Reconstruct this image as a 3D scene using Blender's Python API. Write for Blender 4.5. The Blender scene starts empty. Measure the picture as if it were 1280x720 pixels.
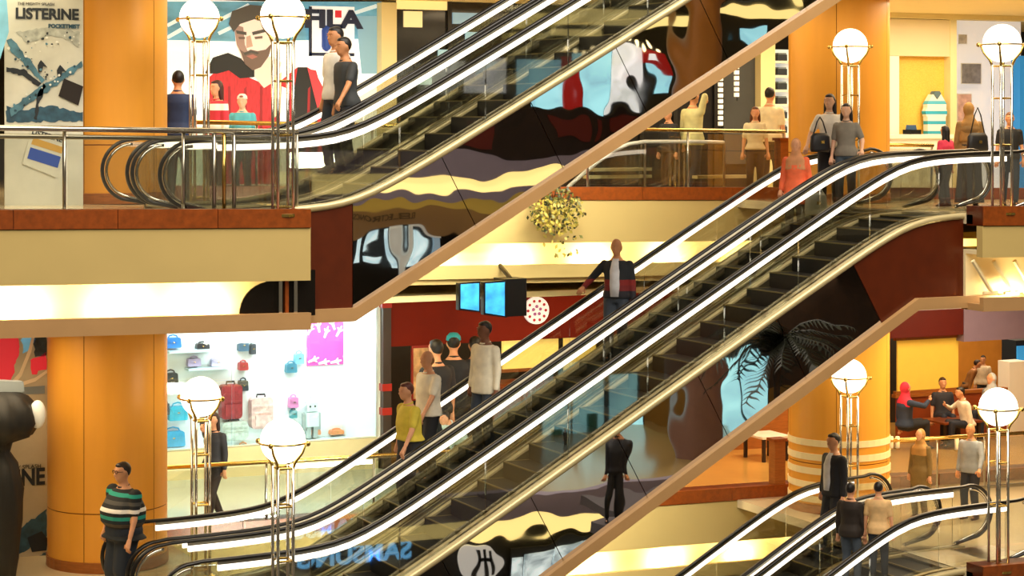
import bpy, bmesh, math, random
from mathutils import Vector, Matrix
random.seed(7)
R = math.radians
SC = bpy.context.scene
COL = SC.collection

# ------------------------------------------------------------------ camera
FPX, YAW, HOR, EYE = 2611.0, R(25.4), 150.0, 6.56
cam = bpy.data.cameras.new('camera')
cam.sensor_width = 36.0
cam.lens = FPX / 1280 * 36.0
cam.shift_y = -(360 - HOR) / 1280
cam.clip_end = 300
cam_o = bpy.data.objects.new('camera', cam)
cam_o.location = (0, 0, EYE)
cam_o.rotation_euler = (R(90), 0, -YAW)
COL.objects.link(cam_o)
SC.camera = cam_o

# ------------------------------------------------------------------ world + exposure
w = bpy.data.worlds.new('world'); SC.world = w
w.use_nodes = True
bg = w.node_tree.nodes['Background']
bg.inputs[0].default_value = (1.0, 0.80, 0.55, 1)
bg.inputs[1].default_value = 0.16
SC.view_settings.view_transform = 'Standard'
SC.view_settings.look = 'None'
SC.view_settings.exposure = 0.0
SC.view_settings.gamma = 1.0
SC.view_settings.use_curve_mapping = False
SC.cycles.use_denoising = True
SC.cycles.max_bounces = 10
SC.cycles.transparent_max_bounces = 24
SC.cycles.glossy_bounces = 4
SC.cycles.caustics_reflective = False
SC.cycles.caustics_refractive = False
SC.cycles.sample_clamp_indirect = 4.0

WARM = (1.0, 0.78, 0.48)
NEUT = (1.0, 0.90, 0.76)
COOL = (0.80, 0.97, 1.0)

def area(name, loc, size, energy, color=WARM, target=None, rot=None):
    l = bpy.data.lights.new(name, 'AREA')
    l.shape = 'RECTANGLE'; l.size, l.size_y = size
    l.energy = energy; l.color = color
    o = bpy.data.objects.new(name, l); COL.objects.link(o)
    o.location = loc
    if target is not None:
        d = Vector(target) - Vector(loc)
        o.rotation_euler = d.to_track_quat('-Z', 'Y').to_euler()
    elif rot is not None:
        o.rotation_euler = rot
    return o

# added unseen fill for the front faces, high over the void and near side
area('atrium_front_fill', (14, 17, 19), (16, 12), 4600, NEUT, target=(14, 25, 3))
area('atrium_front_fill', (4, 8, 17), (10, 8), 1600, NEUT, target=(12, 27, 4))
# ceiling downlights above the far walkway (level 0 and level 1), recessed in the ceilings
for _n, _z in ((0, 3.5), (1, 8.75), (-1, -1.75)):
    for _x, _e in ((8.5, 130), (13.0, 100), (18.0, 100), (23.0, 190), (27.5, 190)):
        area('walkway_ceiling_light', (_x, 34.2, _z), (2.4, 2.0), _e, WARM, rot=(0, 0, 0))
# ceiling lights over the landings, plus fill added to brighten the columns
for _x, _y, _z, _e in ((5.5, 28.3, 8.75, 130), (22.8, 28.6, 8.6, 190), (5.5, 28.3, 3.5, 130), (22.8, 28.6, 3.3, 240), (20.6, 26.9, 3.3, 100), (20.6, 26.9, 8.6, 34), (18.4, 29.9, 8.6, 60), (10.2, 29.9, 8.7, 60), (10.2, 29.9, 3.4, 60)):
    area('landing_ceiling_and_fill_light', (_x, _y, _z), (2.5, 3.0), _e, WARM, rot=(0, 0, 0))

# added fill lights below the escalator trusses, brightening the far slab edges
for _dz in (0.0, -5.3):
    for _x, _z in ((11.2, 4.8), (13.0, 5.85), (14.8, 6.9), (16.6, 7.9)):
        area('truss_fill_light', (_x, 28.6, _z + _dz), (1.6, 0.3), 66 if _dz == 0 else 80, (1.0, 0.97, 0.82), target=(_x - 0.2, 31.6, 4.6 + _dz)).data.spread = R(110)
# ------------------------------------------------------------------ projection helpers (pixel of the 1280x720 frame + depth plane -> place)
def XP(px, Y):
    return Y * math.tan(YAW + math.atan((px - 640) / FPX))
def SPX(px, Y):
    a = YAW + math.atan((px - 640) / FPX)
    return FPX / (Y * (math.sin(YAW) * math.tan(a) + math.cos(YAW)))
def ZP(px, py, Y):
    return EYE - (py - HOR) / SPX(px, Y)
def P(px, py, Y):
    return Vector((XP(px, Y), Y, ZP(px, py, Y)))
H = 5.3                                    # storey height
def zf(X, n=0):                            # finished floor, very slightly falling to the right
    return H * n + 0.04 - 0.016 * (min(max(X, 5), 24) - 8)

# ------------------------------------------------------------------ materials
def lin(h):
    c = [int(h[i:i + 2], 16) / 255 for i in (0, 2, 4)]
    return tuple(x / 12.92 if x <= 0.04045 else ((x + 0.055) / 1.055) ** 2.4 for x in c)
MATS = {}
def mat(name, col, rough=0.6, metal=0.0, var=0.0, scale=4.0, emit=0.0, ecol=None, bump=0.0, spec=0.5, coat=0.0, stretch=None):
    if name in MATS: return MATS[name]
    m = bpy.data.materials.new(name); m.use_nodes = True
    nt = m.node_tree; b = nt.nodes['Principled BSDF']
    c = lin(col) if isinstance(col, str) else col
    b.inputs['Base Color'].default_value = (*c, 1)
    b.inputs['Roughness'].default_value = rough
    b.inputs['Metallic'].default_value = metal
    b.inputs['Specular IOR Level'].default_value = spec
    b.inputs['Coat Weight'].default_value = coat
    if emit:
        e = lin(ecol) if isinstance(ecol, str) else (ecol or c)
        b.inputs['Emission Color'].default_value = (*e, 1)
        b.inputs['Emission Strength'].default_value = emit
    if var or bump:
        tc = nt.nodes.new('ShaderNodeTexCoord')
        mp = nt.nodes.new('ShaderNodeMapping')
        nz = nt.nodes.new('ShaderNodeTexNoise')
        nz.inputs['Scale'].default_value = scale
        nz.inputs['Detail'].default_value = 5
        if stretch: mp.inputs['Scale'].default_value = stretch
        nt.links.new(tc.outputs['Object'], mp.inputs[0]); nt.links.new(mp.outputs[0], nz.inputs['Vector'])
        if var:
            rp = nt.nodes.new('ShaderNodeValToRGB')
            rp.color_ramp.elements[0].position = 0.3; rp.color_ramp.elements[1].position = 0.7
            rp.color_ramp.elements[0].color = (*[x * (1 - var) for x in c], 1)
            rp.color_ramp.elements[1].color = (*[min(1, x * (1 + var)) for x in c], 1)
            nt.links.new(nz.outputs['Fac'], rp.inputs[0]); nt.links.new(rp.outputs[0], b.inputs['Base Color'])
            if emit: nt.links.new(rp.outputs[0], b.inputs['Emission Color'])
        if bump:
            bp = nt.nodes.new('ShaderNodeBump'); bp.inputs['Strength'].default_value = 1.0
            bp.inputs['Distance'].default_value = bump
            nt.links.new(nz.outputs['Fac'], bp.inputs['Height']); nt.links.new(bp.outputs[0], b.inputs['Normal'])
    MATS[name] = m
    return m
def cmat(h, rough=0.75, **k):
    return mat('cloth_' + h + str(rough), h, rough, var=0.12, scale=9, **k)
def stripe_mat(name, cols, z0, z1, axis=2, wobble=0.0):
    """horizontal bands of colour (print or weave), cols listed from z0 up to z1 in object space"""
    if name in MATS: return MATS[name]
    m = bpy.data.materials.new(name); m.use_nodes = True
    nt = m.node_tree; b = nt.nodes['Principled BSDF']; b.inputs['Roughness'].default_value = 0.8
    tc = nt.nodes.new('ShaderNodeTexCoord'); sp = nt.nodes.new('ShaderNodeSeparateXYZ')
    mr = nt.nodes.new('ShaderNodeMapRange'); mr.inputs[1].default_value = z0; mr.inputs[2].default_value = z1
    rp = nt.nodes.new('ShaderNodeValToRGB'); rp.color_ramp.interpolation = 'CONSTANT'
    el = rp.color_ramp.elements
    n = len(cols)
    el[0].position = 0; el[0].color = (*lin(cols[0]), 1)
    el[1].position = 1 / n; el[1].color = (*lin(cols[1]), 1)
    for i in range(2, n):
        e = el.new(i / n); e.color = (*lin(cols[i]), 1)
    nt.links.new(tc.outputs['Object'], sp.inputs[0]); nt.links.new(sp.outputs[axis], mr.inputs[0])
    nt.links.new(mr.outputs[0], rp.inputs[0]); nt.links.new(rp.outputs[0], b.inputs['Base Color'])
    MATS[name] = m
    return m
def glass_mat(name, tint, refl=0.10):
    if name in MATS: return MATS[name]
    m = bpy.data.materials.new(name); m.use_nodes = True
    nt = m.node_tree; nt.nodes.clear()
    o = nt.nodes.new('ShaderNodeOutputMaterial'); mx = nt.nodes.new('ShaderNodeMixShader')
    t = nt.nodes.new('ShaderNodeBsdfTransparent'); g = nt.nodes.new('ShaderNodeBsdfGlossy')
    lw = nt.nodes.new('ShaderNodeFresnel'); lw.inputs['IOR'].default_value = 1.5
    ma = nt.nodes.new('ShaderNodeMath'); ma.operation = 'ADD'; ma.inputs[1].default_value = refl
    t.inputs[0].default_value = (*tint, 1); g.inputs['Roughness'].default_value = 0.02
    nt.links.new(lw.outputs[0], ma.inputs[0]); nt.links.new(ma.outputs[0], mx.inputs[0])
    nt.links.new(t.outputs[0], mx.inputs[1]); nt.links.new(g.outputs[0], mx.inputs[2]); nt.links.new(mx.outputs[0], o.inputs[0])
    MATS[name] = m
    return m
def mirror_mat():
    m = bpy.data.materials.new('mirror_cladding'); m.use_nodes = True
    nt = m.node_tree; b = nt.nodes['Principled BSDF']
    b.inputs['Base Color'].default_value = (0.80, 0.78, 0.76, 1); b.inputs['Metallic'].default_value = 1
    b.inputs['Roughness'].default_value = 0.015
    tc = nt.nodes.new('ShaderNodeTexCoord'); nz = nt.nodes.new('ShaderNodeTexNoise')
    nz.inputs['Scale'].default_value = 1.3; nz.inputs['Detail'].default_value = 1.0
    bp = nt.nodes.new('ShaderNodeBump'); bp.inputs['Strength'].default_value = 1.0; bp.inputs['Distance'].default_value = 0.007
    nt.links.new(tc.outputs['Object'], nz.inputs['Vector']); nt.links.new(nz.outputs['Fac'], bp.inputs['Height'])
    nt.links.new(bp.outputs[0], b.inputs['Normal'])
    MATS['mirror'] = m
    return m

M_COLUMN = mat('orange_column_veneer', 'e8a238', 0.38, var=0.07, scale=2.5, stretch=(1, 1, 0.15))
M_BROWN = mat('red_brown_granite', '8a4212', 0.32, var=0.22, scale=14)
M_CREAM = mat('cream_plaster', 'c6ac6a', 0.7, var=0.03, scale=1.5)
M_TAN = mat('tan_trim', 'b68d5c', 0.45, var=0.05, scale=3)
M_COVE = mat('cove_plaster', 'f6e3b0', 0.8, var=0.02, scale=2)
M_FLOOR = mat('polished_floor', 'e2d2ac', 0.12, var=0.06, scale=0.8)
M_FLOORO = mat('polished_floor_orange_reflect', 'c4964e', 0.14, var=0.10, scale=0.7)  # same pale floor with orange reflections put into the colour
M_CEIL = mat('ceiling_plaster', 'f3dc9c', 0.8, var=0.02)
M_MAROON = mat('maroon_end_panel', '56200a', 0.3, var=0.12, scale=5)
M_BRASS = mat('brass', 'd8b868', 0.22, 1.0)
M_CHROME = mat('chrome', 'd9d6cc', 0.14, 1.0)
M_STEEL = mat('satin_steel', 'b9b4a4', 0.3, 1.0, var=0.05)
M_RUBBER = mat('black_handrail_rubber', '14110f', 0.28, var=0.1)
M_STRIP = mat('handrail_light_strip', 'fff4dc', 0.4, emit=2.0, ecol='fff6e6')
M_EDGE = mat('cream_edging', 'cdbc8c', 0.32, 0.3)
M_DARK = mat('dark_step_metal', '141210', 0.55, 0.2, var=0.15, scale=30)
M_SKIRT = mat('skirt_panel', '5a5540', 0.3, 0.6, var=0.08)
M_GLASS = glass_mat('balustrade_glass', (0.945, 0.955, 0.92), 0.08)
M_GLASSC = glass_mat('clear_shop_glass', (0.97, 0.98, 0.98), 0.03)
M_GLOBE = mat('lamp_globe_glass', 'fff6e0', 0.3, emit=3.4, ecol='fff3d6')
M_MIRROR = mirror_mat()
M_WHITE = mat('white_paint', 'f1efe8', 0.6, var=0.02)
M_BLACK = mat('black_plastic', '0c0c0d', 0.35, var=0.1)
M_DARKWALL = mat('dark_shop_wall', '2b2620', 0.5, var=0.15, scale=3)
M_REDWALL = mat('dark_red_fascia', '761a02', 0.6, var=0.08, scale=2, spec=0.2)
M_WOOD = mat('warm_wood', '9a5a22', 0.45, var=0.2, scale=5, stretch=(1, 1, 8))
M_YELLOW = mat('pale_yellow_panel', 'f4dc86', 0.6, var=0.03)

# ------------------------------------------------------------------ mesh helpers
class MB:
    def __init__(s): s.v = []; s.f = []; s.m = []
    def add(s, v, f, mi=0):
        o = len(s.v); s.v += [tuple(p) for p in v]; s.f += [tuple(i + o for i in q) for q in f]; s.m += [mi] * len(f)
        return s
    def box(s, x0, x1, y0, y1, z0, z1, mi=0):
        v = [(x0, y0, z0), (x1, y0, z0), (x1, y1, z0), (x0, y1, z0), (x0, y0, z1), (x1, y0, z1), (x1, y1, z1), (x0, y1, z1)]
        return s.add(v, [(0, 3, 2, 1), (4, 5, 6, 7), (0, 1, 5, 4), (1, 2, 6, 5), (2, 3, 7, 6), (3, 0, 4, 7)], mi)
    def prism(s, poly, y0, y1, mi=0):
        """polygon of (x, z) extruded from y0 to y1"""
        n = len(poly)
        ar = sum(poly[i][0] * poly[(i + 1) % n][1] - poly[(i + 1) % n][0] * poly[i][1] for i in range(n))
        if ar < 0: poly = poly[::-1]
        v = [(x, y0, z) for x, z in poly] + [(x, y1, z) for x, z in poly]
        f = [tuple(range(n)), tuple(range(2 * n - 1, n - 1, -1))]
        f += [(i + n, (i + 1) % n + n, (i + 1) % n, i) for i in range(n)]
        return s.add(v, f, mi)
    def ribbon(s, top, bot, y0, y1, mi=0):
        """solid strip between two polylines (same count) of (x, z), from y0 to y1"""
        n = len(top); v = []
        for (a, b) in zip(top, bot):
            v += [(a[0], y0, a[1]), (b[0], y0, b[1]), (b[0], y1, b[1]), (a[0], y1, a[1])]
        f = [(0, 3, 2, 1), (4 * n - 4, 4 * n - 3, 4 * n - 2, 4 * n - 1)]
        for i in range(n - 1):
            for k in range(4):
                a, b = 4 * i + k, 4 * i + (k + 1) % 4
                f.append((a, b, b + 4, a + 4))
        return s.add(v, f, mi)
    def tube(s, pts, r, n=10, mi=0, ry=None, closed=False):
        """tube through points; r one radius or a list"""
        pts = [Vector(p) for p in pts]; N = len(pts)
        rs = r if isinstance(r, (list, tuple)) else [r] * N
        v = []; prev = None
        for i, p in enumerate(pts):
            if closed: d = pts[(i + 1) % N] - pts[i - 1]
            else: d = pts[min(i + 1, N - 1)] - pts[max(i - 1, 0)]
            d.normalize()
            up = prev if prev is not None else (Vector((0, 1, 0)) if abs(d.y) < 0.9 else Vector((0, 0, 1)))
            a = (up - d * up.dot(d)).normalized(); b = d.cross(a); prev = a
            for k in range(n):
                t = 2 * math.pi * (k + 0.5) / n
                v.append(p + a * (rs[i] * math.cos(t)) + b * ((ry or rs[i]) * math.sin(t)))
        f = []
        for i in range(N if closed else N - 1):
            for k in range(n):
                j = (i + 1) % N
                f.append((i * n + k, i * n + (k + 1) % n, j * n + (k + 1) % n, j * n + k))
        if not closed: f += [tuple(range(n - 1, -1, -1)), tuple(range((N - 1) * n, N * n))]
        return s.add(v, f, mi)
    def lathe(s, prof, n=20, c=(0, 0, 0), mi=0, a0=0.0, a1=2 * math.pi):
        """profile of (r, z) spun about z"""
        full = abs(a1 - a0 - 2 * math.pi) < 1e-6
        cols = n if full else n + 1; v = []
        for k in range(cols):
            t = a0 + (a1 - a0) * k / n
            for r, z in prof: v.append((c[0] + r * math.cos(t), c[1] + r * math.sin(t), c[2] + z))
        m = len(prof); f = []
        for k in range(n):
            for i in range(m - 1):
                a, b = k * m + i, ((k + 1) % cols) * m + i
                f.append((a, b, b + 1, a + 1))
        return s.add(v, f, mi)
    def ball(s, c, rx, ry=None, rz=None, nu=14, nv=9, mi=0, yaw=0.0):
        ry = ry or rx; rz = rz or rx; v = [(c[0], c[1], c[2] - rz)]
        cy, sy = math.cos(yaw), math.sin(yaw)
        for i in range(1, nv):
            ph = -math.pi / 2 + math.pi * i / nv
            for k in range(nu):
                t = 2 * math.pi * k / nu
                x, y = rx * math.cos(ph) * math.cos(t), ry * math.cos(ph) * math.sin(t)
                v.append((c[0] + x * cy - y * sy, c[1] + x * sy + y * cy, c[2] + rz * math.sin(ph)))
        v.append((c[0], c[1], c[2] + rz)); f = []
        for k in range(nu): f.append((0, 1 + (k + 1) % nu, 1 + k))
        for i in range(nv - 2):
            for k in range(nu):
                a, b = 1 + i * nu + k, 1 + i * nu + (k + 1) % nu
                f.append((a, b, b + nu, a + nu))
        L = len(v) - 1; o = 1 + (nv - 2) * nu
        for k in range(nu): f.append((o + k, o + (k + 1) % nu, L))
        return s.add(v, f, mi)
    def capsule(s, a, b, ra, rb, n=10, mi=0):
        a = Vector(a); b = Vector(b); d = b - a; L = d.length
        if L < 1e-6: return s.ball(a, ra, mi=mi)
        d /= L; pts = []; rs = []
        for t in (-0.98, -0.8, -0.45): pts.append(a + d * ra * t); rs.append(ra * math.sqrt(1 - t * t))
        pts.append(a); rs.append(ra); pts.append(b); rs.append(rb)
        for t in (0.45, 0.8, 0.98): pts.append(b + d * rb * t); rs.append(rb * math.sqrt(1 - t * t))
        return s.tube(pts, rs, n, mi)
    def loft(s, rings, n=16, mi=0):
        """rings of (centre, rx, ry) stacked: horizontal ellipses"""
        v = []
        for c, rx, ry in rings:
            for k in range(n):
                t = 2 * math.pi * k / n
                ct, st = math.cos(t), math.sin(t)
                q = (abs(ct) ** 2.6 + abs(st) ** 2.6) ** (-1 / 2.6)
                v.append((c[0] + rx * ct * q, c[1] + ry * st * q, c[2]))
        m = len(rings); f = []
        for i in range(m - 1):
            for k in range(n):
                a, b = i * n + k, i * n + (k + 1) % n
                f.append((a, b, b + n, a + n))
        f += [tuple(range(n - 1, -1, -1)), tuple(range((m - 1) * n, m * n))]
        return s.add(v, f, mi)
    def mesh(s, name, smooth=False):
        me = bpy.data.meshes.new(name); me.from_pydata(s.v, [], s.f)
        if any(s.m): me.polygons.foreach_set('material_index', s.m)
        if smooth: me.polygons.foreach_set('use_smooth', [True] * len(me.polygons))
        me.update()
        return me

def tag(o, label=None, cat=None, group=None, kind=None):
    if label: o['label'] = label
    if cat: o['category'] = cat
    if group: o['group'] = group
    if kind: o['kind'] = kind
    return o
def link(name, me, mats, parent=None, loc=None, rz=0.0):
    o = bpy.data.objects.new(name, me); COL.objects.link(o)
    mats = mats if isinstance(mats, (list, tuple)) else [mats]
    if me is not None and not me.materials:
        for m in mats: me.materials.append(m)
    if parent is not None: o.parent = parent
    if loc is not None: o.location = loc
    if rz: o.rotation_euler = (0, 0, rz)
    return o
def build(name, mb, mats, parent=None, smooth=False, loc=None, rz=0.0):
    return link(name, mb.mesh(name, smooth), mats, parent, loc, rz)
def thing(name, label, cat, loc=(0, 0, 0), rz=0.0, group=None, kind=None):
    o = bpy.data.objects.new(name, None); COL.objects.link(o)
    o.location = loc; o.rotation_euler = (0, 0, rz); o.empty_display_size = 0.2
    return tag(o, label, cat, group, kind)
def struct(name, label, cat=None):
    return thing(name, label, cat, kind='structure')
def copy_tree(o, parent=None):
    c = o.copy(); COL.objects.link(c); c.parent = parent
    for ch in list(o.children): copy_tree(ch, c)
    return c
def smooth_by_angle(me, ang=40):
    me.polygons.foreach_set('use_smooth', [True] * len(me.polygons)); me.set_sharp_from_angle(angle=R(ang))
def lettering(name, body, size, mats, parent, loc, rot=(R(90), 0, 0), depth=0.01, bold=0.0, sx=1.0):
    cu = bpy.data.curves.new(name, 'FONT'); cu.body = body; cu.size = size
    cu.extrude = depth; cu.offset = bold; cu.align_x = 'CENTER'; cu.align_y = 'CENTER'
    t = bpy.data.objects.new(name, cu); COL.objects.link(t)
    me = bpy.data.meshes.new_from_object(t.evaluated_get(bpy.context.evaluated_depsgraph_get()))
    bpy.data.objects.remove(t)
    me.materials.clear()
    o = link(name, me, mats, parent, loc); o.rotation_euler = rot; o.scale = (sx, 1, 1)
    return o
def patch(name, pts, Y, m, parent, th=0.004):
    """flat printed shape at depth Y from frame pixels"""
    return build(name, MB().prism([(XP(x, Y), ZP(x, y, Y)) for x, y in pts], Y - th, Y, 0), m, parent)

# ================================================================== STRUCTURE
def sl(X): return -0.016 * (X - 8)
def sband(mb, x0, x1, zt, zb, y0, y1, mi=0):
    """band with the floor's slight fall: zt / zb are heights at X = 8"""
    return mb.prism([(x0, zb + sl(x0)), (x1, zb + sl(x1)), (x1, zt + sl(x1)), (x0, zt + sl(x0))], y0, y1, mi)

XL0, XL1, XR0, XR1, XMAX = 1.5, 9.05, 19.42, 34.0, 36.0
for n in (0, 1):
    lv = ('ground', 'upper')[n]
    b = MB(); sband(b, XL0, XL1, H * n + 0.04, H * n - 0.10, 25.0, 31.7)
    tag(build('floor_%s_left' % lv, b, M_FLOOR), 'polished pale %s floor of the landing at the foot of the escalators' % lv, kind='structure')
    b = MB(); sband(b, XL0 if n else 15.2, XMAX, H * n + 0.04, H * n - 0.10, 31.7, 43.5)
    if n == 0:
        b2 = MB(); sband(b2, XL0, 15.2, 0.04, -0.10, 31.7, 43.5); tag(build('floor_ground_shop_side', b2, mat('polished_floor_shop_lit', 'dcf2f4', 0.10, var=0.05, scale=0.8)), 'polished floor before the bag shop, tinted by painted shop light', kind='structure')  # cool shop light painted into the floor colour
    tag(build('floor_%s_back' % lv, b, M_FLOORO if n == 0 else M_FLOOR), 'polished %s walkway floor in front of the far shops' % lv, kind='structure')
    b = MB(); sband(b, XR0, XMAX, H * n + 0.04, H * n - 0.10, 25.0, 31.7)
    tag(build('floor_%s_right' % lv, b, M_FLOOR), 'polished %s landing floor at the head of the escalators' % lv, kind='structure')
for n in (1, 2):
    z = H * n - 1.75
    lv = ('', 'ground', 'upper')[n]
    b = MB(); b.box(XL0, 9.0, 25.3, 31.6, z + 0.55, z + 0.65); b.box(XL0, XMAX, 31.9, 43.5, z, z + 0.1); b.box(19.6, XMAX, 25.3, 31.6, z + 0.55, z + 0.65)
    tag(build('ceiling_%s' % lv, b, M_CEIL), 'cream plaster ceiling over the %s level walkways' % lv, kind='structure')
# ceiling strip at the shopfronts
b = MB(); b.box(XL0, XMAX, 43.4, 43.6, -1.8, 9.2)
tag(build('wall_back', b, M_DARKWALL), 'dark wall closing off the depth of the far shops', kind='structure')

def offs(px, Y, n, ys):
    X = XP(px, Y)
    return [ZP(px, y, Y) - H * n - sl(X) for y in ys]
def fascia(name, label, x0, x1, Y, n, o, setback=0.42, cove=True, spots=(), energy=16, pw=1.25, olive=None, lip=None):
    """edge of a floor slab: granite strip of panels, cream band, lit cove, tan lip"""
    z = H * n
    root = struct(name, label)
    x = x0; k = 0
    while x < x1 - 0.05:                                   # granite panels with open joints
        xe = min(x + pw, x1)
        b = MB(); sband(b, x + 0.004, xe - 0.004, z + o[0], z + o[1], Y, Y + 0.10)
        build('granite_panel', b, M_BROWN, root); x = xe
    b = MB(); sband(b, x0, x1, z + o[0] - 0.005, z + o[1] - 0.01, Y + 0.02, Y + 0.4); build('kerb_core', b, M_MAROON, root)
    b = MB(); sband(b, x0, x1, z + o[1], z + o[2], Y + 0.02, Y + 0.16); build('cream_band', b, M_CREAM, root)
    b = MB(); sband(b, x0, x1, z + o[2] + 0.1, z + o[3] - 0.12, Y + setback, Y + setback + 0.1); build('cove_wall', b, M_COVE, root)
    b = MB(); sband(b, x0, x1, z + o[2] + 0.1, z + o[2] + 0.04, Y + 0.16, Y + setback); build('cove_roof', b, M_COVE, root)
    b = MB(); sband(b, x0, x1, z + o[3], z + o[4], Y + 0.0, Y + 0.09); sband(b, x0, x1, z + o[3] - 0.10, z + o[4], Y + 0.09, Y + setback + 0.1)
    build('tan_lip', b, lip or M_TAN, root)
    if olive:
        b = MB(); sband(b, x0, x1, z + olive[0], z + olive[1], Y + 0.06, Y + 0.14); build('lower_band', b, M_CREAM, root)
    for s in spots:
        zz = z + o[3] + sl(s) - 0.06
        l = area('cove_lamp', (s, Y + 0.13, zz), (0.42, 0.05), energy, (1.0, 0.80, 0.42), target=(s, Y + 0.40, zz + 0.33))
    return root
YL, YB = 24.75, 31.6
oL = offs(150, YL, 1, (262, 286, 355, 397, 419))
oB = offs(850, YB, 1, (234, 250, 302, 328, 344))
oR = offs(1250, YL, 1, (258, 282, 322, 372, 389))
XLE = XP(389, YL)
fascia('slab_edge_left', 'granite and cream slab edge with a lit cove below the upper left balcony', XL0, XLE, YL, 1, oL,
       spots=[XP(p, YL) for p in (-60, 30, 160, 262)], energy=30)
fascia('slab_edge_back', 'granite and cream slab edge with lit cove along the far upper walkway', 8.5, XMAX, YB, 1, oB,
       spots=[9.2 + 1.5 * i for i in range(14)], energy=26, pw=1.8, olive=(oB[4], oB[4] - 0.09), lip=M_CREAM)
fascia('slab_edge_back', 'granite and cream slab edge along the far ground walkway behind the lower escalators', 8.5, XMAX, YB, 0, oB,
       spots=[12.2 + 1.5 * i for i in range(9)], energy=26, pw=1.8, olive=(oB[4], oB[4] - 0.09), lip=M_CREAM)
fascia('slab_edge_right', 'granite and cream slab edge below the upper right landing', XR0, XR1, YL, 1, oR,
       spots=[20.2, 21.5, 22.8], energy=16)
fascia('slab_edge_right', 'granite slab edge of the ground right landing at the bottom right corner', XR0, XR1, YL, 0, oR)
fascia('slab_edge_left', 'granite slab edge of the ground left landing below the escalator foot', XL0, XLE, YL, 0, oL)
# dark recess with brackets where the left cove stops at the escalator truss
rc = struct('trim_1', 'dark recess with chrome brackets at the end of the lit cove')
zc = H + sl(9)
b = MB(); b.box(XP(345, YL), XP(389, YL) + 0.12, YL + 0.18, YL + 0.40, zc + oL[3] - 0.05, zc + oL[2] + 0.12); build('recess_back', b, mat('recess_black', '17120d', 0.25, 0.3), rc)
for p, m_ in ((352, M_CHROME), (360, M_BROWN), (371, M_CHROME)):
    b = MB(); b.box(XP(p, YL), XP(p, YL) + 0.045, YL + 0.10, YL + 0.18, zc + oL[3], zc + oL[2] + 0.1); build('bracket', b, m_, rc)
b = MB()
c0 = XP(345, YL)
b.prism([(c0 - 0.42, zc + oL[3])] + [(c0 - 0.42 * math.cos(R(a)), zc + oL[3] + 0.40 * math.sin(R(a))) for a in range(10, 91, 10)] + [(c0, zc + oL[3])], YL + 0.17, YL + 0.20)
build('rounded_end_plate', b, mat('recess_black', '17120d'), rc)
# white bracket under the right slab
rb = struct('trim_2', 'white painted brackets under the upper right slab edge')
for k in range(3):
    p0, p1 = P(1216 + 26 * k, 326, YL + 0.2), P(1240 + 26 * k, 366, YL + 0.2)
    b = MB(); b.tube([p0, p1], 0.035, 6); b.tube([(p1.x - 0.16, p1.y, p1.z), (p1.x + 0.1, p1.y, p1.z)], 0.03, 6); build('bracket', b, M_COVE, rb)

# ------------------------------------------------------------------ round columns
def column(name, label, cx, cy, z0, z1, rad, stripes=False, cat='column'):
    root = struct(name, label); rise = z1 - z0
    b = MB(); b.lathe([(0, z0), (rad - 0.012, z0), (rad - 0.012, z1), (0, z1)], 40, (cx, cy, 0)); build('core', b, mat('column_joint', '8a5218', 0.6), root, True)
    seam = z0 + 0.86
    for za, zb in ((z0 + 0.16, seam - 0.008), (seam + 0.008, z1)):
        for k in range(5):
            a0 = R(72 * k + 17) + 0.006; a1 = R(72 * k + 89) - 0.006
            b = MB(); b.lathe([(rad - 0.03, za), (rad, za), (rad, zb), (rad - 0.03, zb)], 14, (cx, cy, 0), a0=a0, a1=a1)
            build('veneer_panel', b, M_COLUMN, root, False); smooth_by_angle(root.children[-1].data)
    b = MB(); b.lathe([(rad - 0.02, z0 + 0.01), (rad + 0.02, z0 + 0.01), (rad + 0.02, z0 + 0.16), (rad - 0.02, z0 + 0.17)], 40, (cx, cy, 0)); build('base_ring', b, M_WOOD, root)
    if stripes:
        for k in range(5):
            za = z0 + 0.2 + 0.24 * k
            b = MB(); b.lathe([(rad, za), (rad + 0.015, za), (rad + 0.015, za + 0.11), (rad, za + 0.11)], 40, (cx, cy, 0)); build('reflection_ring', b, M_COVE, root)  # reflections on the column, painted as raised cream bands
    return root
CLX, CLY, CRX, CRY = 7.83, 30.4, 20.7, 30.35
column('column_left', 'orange veneered round column beside the striped shirt man', CLX, CLY, zf(CLX, 0), H - 1.75, 0.87)
column('column_left', 'orange veneered round column behind the upper left balcony rail', CLX, CLY, zf(CLX, 1), 2 * H - 1.75, 0.87)
column('column_right', 'orange round column with reflections painted as cream rings behind the lower right escalators', CRX, CRY, zf(CRX, 0), H - 1.75, 0.87, True)
column('column_right', 'orange round column behind the two women on the upper landing', CRX, CRY, zf(CRX, 1), 2 * H - 1.75, 0.87)

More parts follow.
